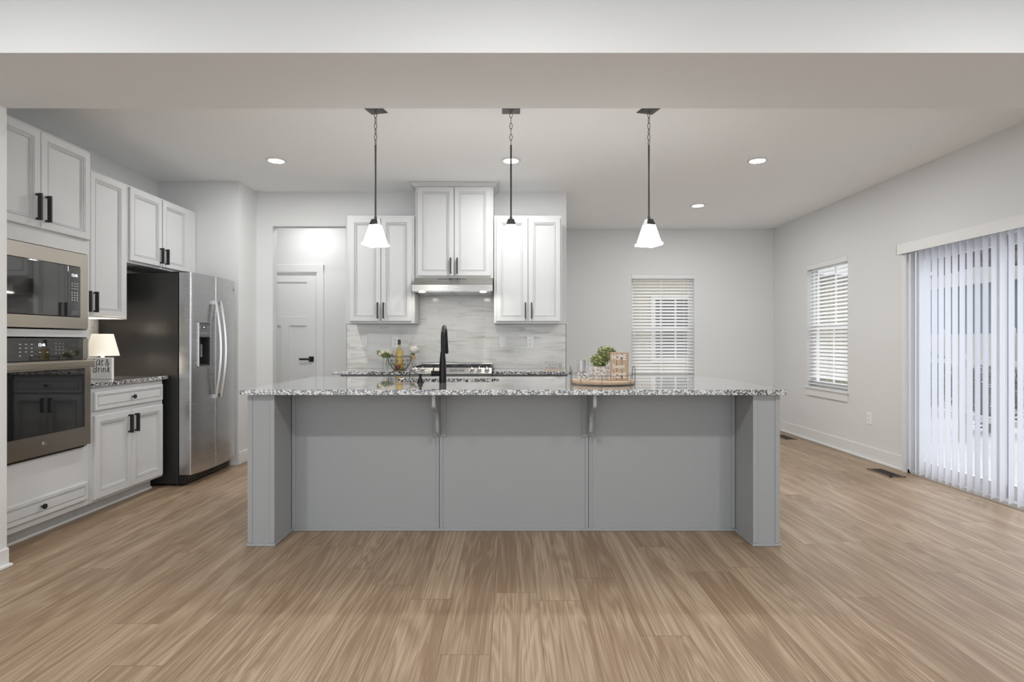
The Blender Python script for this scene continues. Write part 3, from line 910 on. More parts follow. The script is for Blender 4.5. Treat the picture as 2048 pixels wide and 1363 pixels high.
for par, x in ((fd, 0.300), (rd, 0.385)):
    bm = BM()
    n = 16; pts_f = []
    prof = []
    for i in range(n + 1):
        u = i / n; z = 0.70 + 0.85 * u
        prof.append((z, yf(x) - 0.028 - 0.045 * math.sin(PI * u)))
    A = []
    for z, y in prof:
        A.append([bm.verts.new((x + sx, y + sy, z)) for sx, sy in ((-0.015, 0.006), (-0.009, -0.008), (0.009, -0.008), (0.015, 0.006))])
    for p, q in zip(A, A[1:]):
        for j in range(4): bm.faces.new((p[j], p[(j + 1) % 4], q[(j + 1) % 4], q[j]))
    bm.faces.new(A[0][::-1]); bm.faces.new(A[-1])
    for z in (0.715, 1.535): box(bm, x - 0.013, x + 0.013, yf(x) - 0.030, yf(x) + 0.003, z - 0.016, z + 0.016)
    obj('handle', bm, 'steelbright', par, smooth=True, angle=35)
bm = BM(); box(bm, 0.700, 0.712, yf(0.706) - 0.002, yf(0.706) + 0.004, 1.670, 1.695); obj('badge', bm, 'greypanel', rd)

# ---------------------------------------------------------------- small lamp and sign on the left counter
ZC = 0.9155
t = thing('table_lamp', 'small lit table lamp with cream tapered shade on the short left counter', 'lamp', (-3.13, 4.36, ZC))
bm = BM(); lathe(bm, [(0.0, 0.0), (0.045, 0.0), (0.047, 0.008), (0.03, 0.016), (0.034, 0.04), (0.036, 0.09), (0.026, 0.125), (0.012, 0.14), (0.012, 0.30)], n=28); obj('base', bm, 'ceramic', t, smooth=True)
bm = BM(); lathe(bm, [(0.110, 0.169), (0.070, 0.336), (0.0685, 0.336), (0.1085, 0.169), (0.110, 0.169)], n=40, cap=False); obj('lamp_shade', bm, 'lampshade', t, smooth=True, angle=30)
bm = BM(); lathe(bm, [(0.0, 0.20), (0.014, 0.205), (0.024, 0.24), (0.018, 0.27), (0.0, 0.285)], n=20); obj('bulb', bm, M['lens'], t, smooth=True)
pl = bpy.data.lights.new('table_lamp_light', 'POINT'); pl.energy = 2.2; pl.color = (1.0, 0.86, 0.68); pl.shadow_soft_size = 0.03
po = bpy.data.objects.new('table_lamp_light', pl); COL.objects.link(po); po.parent = t; po.location = (0, 0, 0.315)
pl = bpy.data.lights.new('table_lamp_downlight', 'POINT'); pl.energy = 0.9; pl.color = (1.0, 0.86, 0.68); pl.shadow_soft_size = 0.03
po = bpy.data.objects.new('table_lamp_downlight', pl); COL.objects.link(po); po.parent = t; po.location = (0, 0, 0.185)

t = thing('word_sign', 'square white sign lettered Eat & drink in front of the small lamp', 'sign', (-3.03, 4.20, ZC))
SW = 0.168; SH = 0.160
bm = BM(); box(bm, -SW / 2, SW / 2, 0, 0.022, 0, SH); obj('board', bm, 'signwhite', t, bevel=0.002)
strokes = [
 [(262, 688), (236, 697), (246, 705), (243, 760), (241, 812)], [(236, 697), (275, 684)], [(224, 776), (250, 766), (272, 752)], [(241, 812), (262, 806), (280, 790)],
 [(345, 700), (325, 687), (305, 705), (296, 745), (302, 778), (320, 778), (335, 755), (344, 700)], [(344, 700), (340, 760), (352, 785), (362, 778)],
 [(380, 684), (374, 760), (382, 782), (394, 778)], [(352, 720), (402, 702)],
 [(478, 768), (455, 735), (436, 706), (438, 686), (455, 682), (462, 698), (448, 720), (428, 742), (424, 768), (440, 782), (462, 765), (474, 738)],
 [(292, 838), (272, 822), (256, 845), (252, 880), (262, 902), (282, 892), (294, 860)], [(300, 788), (294, 850), (296, 892)],
 [(326, 818), (324, 892)], [(324, 850), (338, 824), (354, 826)],
 [(371, 828), (370, 892)], [(371, 806), (372, 810)],
 [(394, 822), (394, 892)], [(394, 852), (410, 824), (428, 834), (430, 892)],
 [(462, 778), (456, 892)], [(486, 816), (460, 850), (486, 894)]]
bm = BM()
for st in strokes:
    pts = [((px - 355) / 320 * SW, -0.0008, (1005 - py) / 352 * SH) for px, py in st]
    # smooth the polyline a little
    sm = [pts[0]]
    for p, q in zip(pts, pts[1:]):
        sm += [tuple(p[i] * .7 + q[i] * .3 for i in range(3)), tuple(p[i] * .3 + q[i] * .7 for i in range(3))]
    sm.append(pts[-1])
    tube(bm, sm, 0.0021, 6)
obj('lettering', bm, 'black', t)

# ================================================================ KITCHEN BACK WALL
bm = BM()
yb = YB - 0.009
box(bm, -1.700, -0.943, yb, YB - 0.0005, 0.916, 1.3695); box(bm, -0.943, -0.166, yb, YB - 0.0005, 0.916, 1.76); box(bm, -0.166, 0.566, yb, YB - 0.0005, 0.916, 1.3695)
struct(obj('trim_3', bm, 'tile'))
bm = BM(); box(bm, -1.704, -1.700, yb - 0.001, YB - 0.0005, 0.916, 1.375); box(bm, 0.566, 0.571, yb - 0.001, YB - 0.0005, 0.916, 1.375)
box(bm, -1.704, -1.61, yb - 0.001, YB - 0.0005, 1.3695, 1.3735); box(bm, 0.50, 0.571, yb - 0.001, YB - 0.0005, 1.3695, 1.3735)
struct(obj('trim_4', bm, 'greypanel'))

UY = 5.57
ud = YB - UY - 0.001
cabinet('wall_cabinet', 'white two-door wall cabinet left of the range hood, behind the left pendant', (-1.603, UY, 1.37), 0, 0.658, ud, 1.055,
        doors=((0.026, 0.330, 0.020, 1.030, 0.305, 0.125), (0.336, 0.634, 0.020, 1.030, 0.362, 0.125)), handle_L=0.155)
cc = cabinet('wall_cabinet', 'taller white two-door wall cabinet with crown moulding above the range hood', (-0.937, UY, 1.812), 0, 0.764, ud, 0.900,
        doors=((0.025, 0.379, 0.022, 0.888, 0.350, 0.118), (0.385, 0.739, 0.022, 0.888, 0.414, 0.118)), handle_L=0.155)
# crown moulding, mitred sweep round three sides
bm = BM()
prof = [(0.0, 0.885), (0.006, 0.885), (0.010, 0.893), (0.022, 0.898), (0.036, 0.912), (0.044, 0.922), (0.052, 0.924), (0.052, 0.931), (0.0, 0.931)]
path = [(0.0, ud, -1, 0), (0.0, 0.0, -1, -1), (0.764, 0.0, 1, -1), (0.764, ud, 1, 0)]
R = []
for (x, y, nx, ny) in path:
    R.append([bm.verts.new((x + nx * p, y + ny * p, z)) for p, z in prof])
k = len(prof)
for A, B in zip(R, R[1:]):
    for i in range(k): bm.faces.new((A[i], A[(i + 1) % k], B[(i + 1) % k], B[i]))
bm.faces.new(R[0]); bm.faces.new(R[-1][::-1])
obj('crown_moulding', bm, 'cab', cc)
cabinet('wall_cabinet', 'white two-door wall cabinet right of the range hood, behind the middle pendant', (-0.166, UY, 1.37), 0, 0.663, ud, 1.055,
        doors=((0.022, 0.330, 0.020, 1.030, 0.306, 0.125), (0.336, 0.648, 0.020, 1.030, 0.366, 0.125)), handle_L=0.155)

# range hood
t = thing('range_hood', 'slim stainless under-cabinet range hood with two small lights', 'range hood', (-0.555, 5.36, 1.665))
hw = 0.379
bm = BM()
extrude_poly(bm, [(0.0, 0.005), (0.0, 0.062), (0.075, 0.072), (0.16, 0.1455), (0.535, 0.1455), (0.535, 0.005)], 'x', -hw, hw)
obj('hood_body', bm, 'steelhood', t)
bm = BM(); 
for k in range(11): box(bm, -0.155 + k * 0.026, -0.137 + k * 0.026, 0.1455, 0.150, 0.128, 0.134)
for v in bm.verts: v.co.y -= 0.0; 
# slots lie on the sloping face
for v in bm.verts: v.co.y = 0.140 if v.co.y < 0.148 else 0.150
obj('vent_slots', bm, 'slot', t)
bm = BM()
for k in range(6): box(bm, -0.062 + k * 0.022, -0.048 + k * 0.022, -0.003, -0.0002, 0.030, 0.040)
obj('buttons', bm, 'plastic_white', t)
bm = BM(); box(bm, -hw + 0.02, -0.003, 0.03, 0.50, -0.001, 0.0045); box(bm, 0.003, hw - 0.02, 0.03, 0.50, -0.001, 0.0045); obj('filter', bm, 'steel', t)
for x in (-0.29, 0.29):
    bm = BM(); lathe(bm, [(0.032, -0.004), (0.032, 0.0045)], x, 0.055, 24); obj('hood_light', bm, 'hoodlens', t)
    la = bpy.data.lights.new('hood_lamp', 'AREA'); la.shape = 'DISK'; la.size = 0.06; la.energy = 0.45; la.color = (1.0, 0.93, 0.82)
    lo = bpy.data.objects.new('hood_lamp', la); COL.objects.link(lo); lo.parent = t; lo.location = (x, 0.055, -0.006)

# range
t = thing('range', 'stainless slide-in gas range with five knobs and black grates under the hood', 'range', (-0.555, 5.28, 0))
rw = 0.377
bm = BM(); box(bm, -rw, rw, 0.035, 0.60, 0.05, 0.912); box(bm, -rw + 0.03, rw - 0.03, 0.08, 0.58, 0, 0.05); obj('body', bm, 'steel', t, bevel=0.002)
bm = BM(); box(bm, -rw, rw, 0.0, 0.034, 0.20, 0.855); od = obj('oven_door', bm, 'steelbright', t, bevel=0.003)
bm = BM(); tube(bm, [(-rw + 0.05, -0.045, 0.80), (rw - 0.05, -0.045, 0.80)], 0.011, 12)
for s in (-1, 1): box(bm, s * 0.30 - 0.01, s * 0.30 + 0.01, -0.045, -0.0005, 0.79, 0.81)
obj('handle', bm, 'steelbright', od, smooth=True)
bm = BM()
extrude_poly(bm, [(-0.012, 0.862), (-0.016, 0.900), (0.035, 0.950), (0.060, 0.950), (0.060, 0.9125), (0.034, 0.9125), (0.034, 0.862)], 'x', -rw, rw)
cp = obj('control_panel', bm, 'steelbright', t, bevel=0.003)
nrm = Vector((0, -0.050, 0.051)).normalized()
nrm = Vector((0, -0.7, 0.714))
for i, x in enumerate((-0.345 + 0.01, -0.262, 0.190, 0.258, 0.330)):
    bm = BM(); lathe(bm, [(0.0235, 0.0), (0.0235, 0.006), (0.019, 0.008), (0.0175, 0.026), (0.015, 0.028)], n=24); box(bm, -0.003, 0.003, -0.018, 0.018, 0.028, 0.034)
    rotm = Vector((0, 0, 1)).rotation_difference(nrm).to_matrix()
    for v in bm.verts: v.co = rotm @ v.co + Vector((x, 0.008, 0.926))
    obj('knob', bm, 'steelbright', cp, smooth=True)
bm = BM()
for x0, x1 in ((-0.02, 0.055), (0.07, 0.12)):
    box(bm, x0, x1, -0.002, 0.002, -0.009, 0.009)
for v in bm.verts: v.co = Vector((v.co.x, 0.0, 0.0)) + Vector((0, 0.009, 0.9255)) + Vector((0, 0.7, 0.7)) * v.co.z + nrm * (0.0012 if v.co.y < 0 else -0.002)
obj('display', bm, 'greypanel', cp)
bm = BM(); box(bm, -rw, rw, 0.062, 0.60, 0.9125, 0.922); obj('cooktop', bm, 'blackgloss', t, bevel=0.002)
for cx in (-0.25, 0.0, 0.25):
    bm = BM()
    for x in (-0.11, 0.0, 0.11): box(bm, cx + x - 0.005, cx + x + 0.005, 0.08, 0.56, 0.944, 0.957)
    for y in (0.08, 0.20, 0.32, 0.44, 0.55): box(bm, cx - 0.115, cx + 0.115, y, y + 0.01, 0.944, 0.957)
    for x in (-0.11, 0.11):
        for y in (0.083, 0.556): box(bm, cx + x - 0.006, cx + x + 0.006, y - 0.006, y + 0.006, 0.9225, 0.945)
    obj('grate', bm, 'black', t)
for cx, cy in ((-0.25, 0.18), (-0.25, 0.44), (0.0, 0.31), (0.25, 0.18), (0.25, 0.44)):
    bm = BM(); lathe(bm, [(0.045, 0.9225), (0.045, 0.930), (0.032, 0.932), (0.030, 0.940), (0.0, 0.941)], cx, cy, 24); obj('burner', bm, 'slot', t, smooth=True)
bm = BM(); tube(bm, [(-rw + 0.01, 0.575, 0.962), (rw - 0.01, 0.575, 0.962)], 0.014, 14); box(bm, -rw + 0.01, rw - 0.01, 0.565, 0.585, 0.9225, 0.955); obj('back_trim', bm, 'nickel', t, smooth=True)

# back counters and base cabinets
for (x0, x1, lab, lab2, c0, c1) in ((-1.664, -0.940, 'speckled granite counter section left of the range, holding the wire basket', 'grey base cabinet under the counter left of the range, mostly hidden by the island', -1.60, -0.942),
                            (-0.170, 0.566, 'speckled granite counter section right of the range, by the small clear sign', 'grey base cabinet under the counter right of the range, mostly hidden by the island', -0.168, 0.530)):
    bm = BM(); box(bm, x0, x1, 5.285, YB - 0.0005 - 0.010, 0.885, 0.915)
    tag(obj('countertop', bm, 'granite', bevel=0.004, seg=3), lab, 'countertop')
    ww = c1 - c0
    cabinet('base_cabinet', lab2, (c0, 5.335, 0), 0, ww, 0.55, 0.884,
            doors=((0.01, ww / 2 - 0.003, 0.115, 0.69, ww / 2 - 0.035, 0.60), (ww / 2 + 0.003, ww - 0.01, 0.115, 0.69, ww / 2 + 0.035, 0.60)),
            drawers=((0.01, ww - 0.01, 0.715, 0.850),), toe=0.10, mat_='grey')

# plates on the backsplash and wall
def plate(label, x, z, kind, cat='outlet', loc=None, rotz=0, name='wall_outlet'):
    t = thing(name, label, cat, loc or (x, yb - 0.0005, z), rotz)
    wd, ht = 0.072, 0.118
    bm = BM(); rings_panel(bm, -wd / 2, wd / 2, -ht / 2, ht / 2, [(0.0, -0.003), (0.003, -0.006)]); obj('cover_plate', bm, 'plastic_white', t)
    if kind == 'outlet':
        for s in (-1, 1):
            bm = BM(); box(bm, -0.017, 0.017, -0.0078, -0.0060, s * 0.0205 - 0.0145, s * 0.0205 + 0.0145); so = obj('receptacle', bm, 'plastic_white', t, bevel=0.0015)
            bm = BM(); box(bm, -0.009, -0.006, -0.0083, -0.0077, s * 0.0205, s * 0.0205 + 0.009); box(bm, 0.006, 0.009, -0.0083, -0.0077, s * 0.0205, s * 0.0205 + 0.009)
            box(bm, -0.003, 0.003, -0.0083, -0.0077, s * 0.0205 - 0.010, s * 0.0205 - 0.004); obj('slots', bm, 'slot', so)
    elif kind == 'toggle':
        bm = BM(); box(bm, -0.006, 0.006, -0.0068, -0.0060, -0.013, 0.013); box(bm, -0.004, 0.004, -0.016, -0.0065, 0.000, 0.010); obj('toggle', bm, 'plastic_white', t)
    return t
PXM = 192.9
plate('white light switch plate on the backsplash left of the wire basket', (728.5 - 1022) / 193.2, H - 1.5 / 193, 'toggle', 'switch', name='light_switch')
plate('white double outlet on the backsplash partly behind the bottle', (790 - 1022) / 193.2, H - 1.5 / 193, 'outlet')
plate('blank white wall plate on the backsplash just right of the range', (1006 - 1022) / 193.2, H - 1.5 / 193, 'blank', 'switch plate', name='blank_plate')
plate('white double outlet on the backsplash under the right wall cabinet', (1060.5 - 1022) / 193.2, H - 1.5 / 193, 'outlet')
# outlet on the right wall
plate('white outlet low on the right wall between window and sliding door', 0, 0, 'outlet', loc=(XR - 0.0005, 1138 * 3.62 / (1739.5 - 1022), 0.42), rotz=-PI / 2)

# ================================================================ ISLAND
isl = thing('kitchen_island', 'long grey panelled kitchen island body in the middle of the room', 'kitchen island', (0, 0, 0))
PF, PY, PB = 3.593, 3.32, 4.48
bm = BM(); box(bm, -1.381, 1.413, PF, PF + 0.02, 0.0, 0.884); obj('front_panel', bm, 'grey', isl)
bm = BM(); box(bm, -1.381, 1.413, PB - 0.02, PB, 0.10, 0.884); box(bm, -1.381, 1.413, PB - 0.10, PB - 0.08, 0.0, 0.10); obj('back_panel', bm, 'grey', isl)
for (x0, x1) in ((-1.538, -1.381), (1.413, 1.570)):
    bm = BM()
    box(bm, x0 + 0.003, x1 - 0.003, PY + 0.005, PB, 0.0, 0.884)
    # stiles and rail proud of the face
    box(bm, x0, x0 + 0.027, PY, PY + 0.03, 0.018, 0.884); box(bm, x1 - 0.027, x1, PY, PY + 0.03, 0.018, 0.884)
    obj('end_post', bm, 'grey', isl, bevel=0.0012)
    bm = BM(); box(bm, x0 - 0.006, x1 + 0.006, PY - 0.009, PB, 0.0005, 0.017); obj('shoe_moulding', bm, 'grey', isl, bevel=0.003)
# battens on the front panel
for xc in (-0.4515, 0.4895):
    bm = BM(); box(bm, xc - 0.020, xc - 0.0018, PF - 0.006, PF, 0.018, 0.60); box(bm, xc + 0.0018, xc + 0.020, PF - 0.006, PF, 0.018, 0.60); obj('batten', bm, 'grey', isl)
    bm = BM(); box(bm, xc - 0.0018, xc + 0.0018, PF - 0.0012, PF, 0.018, 0.60); obj('panel_gap', bm, 'slot', isl)
for (a, b_) in ((-1.381, -1.360), (1.392, 1.413)):
    bm = BM(); box(bm, a, b_, PF - 0.010, PF, 0.018, 0.884); obj('batten', bm, 'grey', isl, bevel=0.003)
bm = BM(); box(bm, -1.375, 1.407, PF - 0.012, PF, 0.0005, 0.017); obj('shoe_moulding', bm, 'grey', isl, bevel=0.003)
# corbels
for xc in (-0.4515, 0.4895):
    bm = BM(); rings_panel(bm, xc - 0.044, xc + 0.044, 0.592, 0.884, [(0, -0.008), (0.004, -0.012)]); 
    for v in bm.verts: v.co.y += PF
    cb_ = obj('corbel', bm, 'grey', isl)
    bm = BM()
    pr = [(0.0, 0.884), (0.268, 0.884), (0.268, 0.815), (0.262, 0.805), (0.245, 0.797), (0.205, 0.785), (0.160, 0.772), (0.130, 0.755), (0.115, 0.735), (0.107, 0.705), (0.098, 0.67), (0.088, 0.64), (0.068, 0.618), (0.045, 0.606), (0.0, 0.602)]
    extrude_poly(bm, [(PF - 0.012 - p, z) for p, z in pr], 'x', xc - 0.010, xc + 0.010)
    obj('bracket_arm', bm, 'grey', cb_, bevel=0.002)
    bm = BM(); box(bm, xc - 0.035, xc + 0.035, PF - 0.27, PF - 0.0125, 0.878, 0.8842); obj('top_plate', bm, 'grey', cb_)

# island worktop with sink cut-out
def rrect(x0, x1, y0, y1, r, n=8):
    pts = []
    for cx, cy, a0 in ((x1 - r, y0 + r, -90), (x1 - r, y1 - r, 0), (x0 + r, y1 - r, 90), (x0 + r, y0 + r, 180)):
        for i in range(n + 1):
            a = math.radians(a0 + 90 * i / n); pts.append((cx + r * math.cos(a), cy + r * math.sin(a)))
    return pts
SKX0, SKX1, SKY0, SKY1 = -0.840, -0.085, 3.905, 4.285
bm = BM()
outer = rrect(-1.570, 1.596, 3.285, 4.525, 0.012, 4)
inner = rrect(SKX0, SKX1, SKY0, SKY1, 0.075, 8)
def loop(pts, z):
    vs = [bm.verts.new((x, y, z)) for x, y in pts]
    es = [bm.edges.new((vs[i], vs[(i + 1) % len(vs)])) for i in range(len(vs))]
    return vs, es
faces_v = {}
for z in (0.885, 0.915):
    vo, eo = loop(outer, z); vi, ei = loop(inner, z)
    bmesh.ops.triangle_fill(bm, use_beauty=True, use_dissolve=False, edges=eo + ei)
    faces_v[z] = (vo, vi)
for k in (0, 1):
    A, B = faces_v[0.885][k], faces_v[0.915][k]
    for i in range(len(A)): bm.faces.new((A[i], A[(i + 1) % len(A)], B[(i + 1) % len(A)], B[i]))
tag(obj('island_countertop', bm, 'granite', bevel=0.004, seg=3), 'long polished speckled granite worktop on the grey island', 'countertop')

# undermount sink
t = thing('sink', 'undermount steel sink set into the island worktop behind the black faucet', 'sink', (0, 0, 0))
bm = BM()
o_ = rrect(SKX0 - 0.006, SKX1 + 0.006, SKY0 - 0.006, SKY1 + 0.006, 0.08, 8)
i_ = rrect(SKX0 + 0.006, SKX1 - 0.006, SKY0 + 0.006, SKY1 - 0.006, 0.07, 8)
A = [bm.verts.new((x, y, 0.883)) for x, y in o_]; B = [bm.verts.new((x, y, 0.70)) for x, y in i_]
for i in range(len(A)): bm.faces.new((A[i], A[(i + 1) % len(A)], B[(i + 1) % len(A)], B[i]))
bm.faces.new(B)
so = obj('basin', bm, 'steelbright', t, smooth=True)
bm = BM(); lathe(bm, [(0.045, 0.7005), (0.045, 0.704), (0.03, 0.703)], (SKX0 + SKX1) / 2, 4.10, 24); obj('drain', bm, 'nickel', t, smooth=True)

# faucet
t = thing('faucet', 'tall matte black pull-down faucet standing on the island worktop', 'faucet', (-0.4635, 3.865, ZC))
bm = BM(); lathe(bm, [(0.0, 0.0), (0.0245, 0.0), (0.0245, 0.085), (0.023, 0.125), (0.0165, 0.200), (0.0160, 0.206)], n=32); obj('body', bm, 'blackgloss', t, smooth=True)
bm = BM()
pts = [(0, 0, 0.204), (0, 0, 0.300)]
for i in range(1, 15):
    a = PI - PI * 0.93 * i / 14
    pts.append((0, 0.088 + 0.088 * math.cos(a), 0.300 + 0.080 * math.sin(a)))
tube(bm, pts, 0.0135, 16)
obj('neck', bm, 'blackgloss', t, smooth=True)
bm = BM()
p0 = Vector(pts[-1]); dr_ = Vector((0.0, 0.12, -0.99)).normalized()
tube(bm, [p0, p0 + dr_ * 0.03, p0 + dr_ * 0.115, p0 + dr_ * 0.125], 0.015, 16, radii=[0.0142, 0.015, 0.019, 0.017])
obj('spray_head', bm, 'blackgloss', t, smooth=True)
bm = BM(); tube(bm, [(-0.02, 0, 0.062), (-0.052, 0, 0.062)], 0.0165, 20); hd = obj('handle_hub', bm, 'blackgloss', t, smooth=True, angle=40)
bm = BM(); tube(bm, [(-0.0525, 0, 0.062), (-0.077, 0, 0.062)], 0.0185, 20); tube(bm, [(-0.068, 0.0, 0.062), (-0.069, 0.055, 0.10)], 0.005, 10); obj('lever', bm, 'blackgloss', t, smooth=True, angle=40)

t = thing('soap_dispenser', 'small black soap dispenser pump left of the faucet', 'soap dispenser', ((842 - 1022) / 292.0, 3.87, ZC))
bm = BM(); lathe(bm, [(0.0, 0.0), (0.024, 0.0), (0.024, 0.006), (0.017, 0.010), (0.016, 0.026), (0.009, 0.030), (0.009, 0.042)], n=28); obj('collar', bm, 'blackgloss', t, smooth=True, angle=35)
bm = BM(); lathe(bm, [(0.0085, 0.0425), (0.0095, 0.046), (0.0095, 0.058), (0.006, 0.060)], n=20)
tube(bm, [(0, 0, 0.052), (-0.025, 0.006, 0.060), (-0.075, 0.02, 0.083)], 0.004, 10); obj('pump_head', bm, 'blackgloss', t, smooth=True, angle=35)

# ================================================================ TRAY AND THINGS ON IT
TX, TY, TR = 0.605, 3.765, 0.205
t = thing('serving_tray', 'round wooden serving tray with thin wire rim on the island', 'tray', (TX, TY, ZC))
bm = BM(); lathe(bm, [(0.0, 0.004), (TR - 0.004, 0.004), (TR, 0.008), (TR, 0.022), (TR - 0.003, 0.025), (0.0, 0.025)], n=64, cap=False); obj('board', bm, 'signwood', t, smooth=True, angle=35)
bm = BM()
tube(bm, [((TR + 0.003) * math.cos(2 * PI * i / 48), (TR + 0.003) * math.sin(2 * PI * i / 48), 0.062) for i in range(48)], 0.0017, 6, closed=True)
tube(bm, [((TR + 0.003) * math.cos(2 * PI * i / 48), (TR + 0.003) * math.sin(2 * PI * i / 48), 0.003) for i in range(48)], 0.0022, 6, closed=True)
for a in (-100, -40, 40, 90, 140, 220): 
    a = math.radians(a); tube(bm, [((TR + 0.003) * math.cos(a), (TR + 0.003) * math.sin(a), z) for z in (0.003, 0.062)], 0.0017, 6)
obj('wire_rim', bm, 'wiregrey', t)
for s in (-1, 1):
    bm = BM(); pts = []
    for i in range(17):
        u = i / 16
        y = -0.045 + 0.09 * (0.5 - 0.5 * math.cos(PI * u))
        z = 0.002 + (0.115 if 0 < i < 16 else 0) * min(1, math.sin(PI * u) ** 0.35 if 0 < u < 1 else 0)
        pts.append((s * math.sqrt(max(0, (TR + 0.006) ** 2 - y * y)), y, z))
    tube(bm, pts, 0.0026, 8); obj('tray_handle', bm, 'wiregrey', t, smooth=True)
TZ = ZC + 0.0255
def on_tray(px, D): return ((px - 1022) * D / 1138.0, D)
# planted pot
x, y = on_tray(1199, 3.80)
t = thing('potted_plant', 'small square whitewashed pot of green and cream foliage on the tray', 'plant', (x, y, TZ), math.radians(8))
bm = BM(); a, b_ = 0.046, 0.052
A = [bm.verts.new((sx * a, sy * a, 0)) for sx, sy in ((-1, -1), (1, -1), (1, 1), (-1, 1))]
B = [bm.verts.new((sx * b_, sy * b_, 0.088)) for sx, sy in ((-1, -1), (1, -1), (1, 1), (-1, 1))]
C = [bm.verts.new((sx * (b_ - .006), sy * (b_ - .006), 0.088)) for sx, sy in ((-1, -1), (1, -1), (1, 1), (-1, 1))]
E = [bm.verts.new((sx * (b_ - .008), sy * (b_ - .008), 0.075)) for sx, sy in ((-1, -1), (1, -1), (1, 1), (-1, 1))]
bm.faces.new(A[::-1]); bm.faces.new(E)
for P, Q in ((A, B), (B, C), (C, E)):
    for i in range(4): bm.faces.new((P[i], P[(i + 1) % 4], Q[(i + 1) % 4], Q[i]))
obj('pot', bm, 'pot', t, bevel=0.002)
def leaves(bm, c, r, n, size, rs=None, squash=1.0):
    for _ in range(n):
        d = Vector((random.gauss(0, 1), random.gauss(0, 1), random.gauss(0, 1))).normalized()
        p = Vector(c) + Vector((d.x * r[0], d.y * r[1], d.z * r[2])) * random.uniform(0.55, 1.0)
        n_ = (d + Vector((random.uniform(-.6, .6),) * 3)).normalized()
        s = n_.cross(Vector((random.random(), random.random(), 1))).normalized(); tt = n_.cross(s)
        L_ = size * random.uniform(0.7, 1.3); W2 = L_ * 0.42
        v = [bm.verts.new(p + s * (-L_ / 2)), bm.verts.new(p + tt * W2 / 2 + n_ * L_ * .08), bm.verts.new(p + s * (L_ / 2)), bm.verts.new(p - tt * W2 / 2 + n_ * L_ * .08)]
        bm.faces.new(v)
def no_solid(o, th=0.0008):
    md = o.modifiers.new('thickness', 'SOLIDIFY'); md.thickness = th; return o
bm = BM(); leaves(bm, (0.0, 0, 0.125), (0.062, 0.055, 0.048), 420, 0.020); leaves(bm, (0.050, 0.010, 0.170), (0.070, 0.050, 0.056), 380, 0.020)
no_solid(obj('foliage', bm, 'leaf', t))
bm = BM(); leaves(bm, (-0.01, 0, 0.128), (0.070, 0.060, 0.052), 190, 0.014); leaves(bm, (0.050, 0.01, 0.176), (0.074, 0.052, 0.060), 230, 0.014)
no_solid(obj('pale_leaves', bm, 'leafpale', t))
bm = BM()
for k in range(14):
    a = random.uniform(0, 2 * PI); tube(bm, [(0.01 * math.cos(a), 0.01 * math.sin(a), 0.074), (0.03 * math.cos(a) + 0.02, 0.03 * math.sin(a), 0.15 + random.uniform(0, 0.04))], 0.0012, 5)
obj('stems', bm, 'leaf', t)
# small dark jar between pot and sign
# wooden HOME sign
x, y = on_tray(1240, 3.69)
t = thing('word_sign', 'natural wood plank block sign reading HOME sweet HOME on the tray', 'sign', (x - 0.005, y, TZ))
bw, bh = 0.105, 0.182
bm = BM()
for k in range(3): box(bm, -bw / 2 + k * bw / 3 + (0.0028 if k else 0), -bw / 2 + (k + 1) * bw / 3, -0.0, 0.010, 0.0, bh)
obj('planks', bm, 'signwood', t)
bm = BM(); box(bm, -bw / 2, bw / 2 + 0.012, 0.0102, 0.042, 0.0, bh + 0.001); obj('back_block', bm, 'signwood', t, bevel=0.001)
text_mesh('word_home', 'HOME', 0.050, 'signpaint', t, face_front(-0.002, -0.001, bh - 0.032), narrow=0.66, extrude=0.0009, bold=0.0012)
text_mesh('word_sweet', 'Sweet', 0.040, 'signpaint', t, face_front(-0.004, -0.001, bh * 0.50), narrow=0.80, extrude=0.0009, bold=0.0006)
text_mesh('word_home', 'HOME', 0.050, 'signpaint', t, face_front(-0.002, -0.001, 0.032), narrow=0.66, extrude=0.0009, bold=0.0012)
# two tumblers and a textured glass bowl
def tumbler(label, px, D, name='drinking_glass', r=0.032, h=0.125):
    x, y = on_tray(px, D)
    t = thing(name, label, 'glass', (x, y, TZ), 0, None)
    bm = BM(); lathe(bm, [(0.0, 0.0005), (r * 0.86, 0.0005), (r, h), (r - 0.0022, h), (r * 0.86 - 0.002, 0.012), (0.0, 0.012)], n=32, cap=False); obj('glass_body', bm, 'clear', t, smooth=True)
    bm = BM(); lathe(bm, [(r + 0.0003, h - 0.001), (r + 0.0003, h + 0.0015), (r - 0.0025, h + 0.0015), (r - 0.0025, h - 0.001), (r + 0.0003, h - 0.001)], n=32, cap=False); obj('rim', bm, 'clear', t, smooth=True)
tumbler('clear drinking glass on the tray, left one behind the textured bowl', 1163, 3.80)
tumbler('clear drinking glass on the tray, right one nearer the potted plant', 1172, 3.90)
x, y = on_tray(1170, 3.70)
t = thing('textured_bowl', 'small cream textured glass bowl at the left of the tray', 'bowl', (x, y, TZ))
bm = BM(); lathe(bm, [(0.0, 0.0005), (0.030, 0.0005), (0.045, 0.015), (0.049, 0.035), (0.043, 0.054), (0.040, 0.054), (0.045, 0.035), (0.041, 0.018), (0.0, 0.006)], n=40, cap=False)
bo = obj('bowl_body', bm, 'clear', t, smooth=True)
bm = BM()
for i in range(40):
    a = random.uniform(0, 2 * PI); z = random.uniform(0.008, 0.050); r = 0.044
    bmesh.ops.create_icosphere(bm, subdivisions=1, radius=random.uniform(0.003, 0.006), matrix=Matrix.Translation((r * math.cos(a), r * math.sin(a), z)))
obj('raised_beads', bm, 'petal', t, smooth=True)

# ================================================================ THINGS ON THE BACK COUNTERS
def at_back(px, D): return ((px - 1022) * D / 1138.0, D)
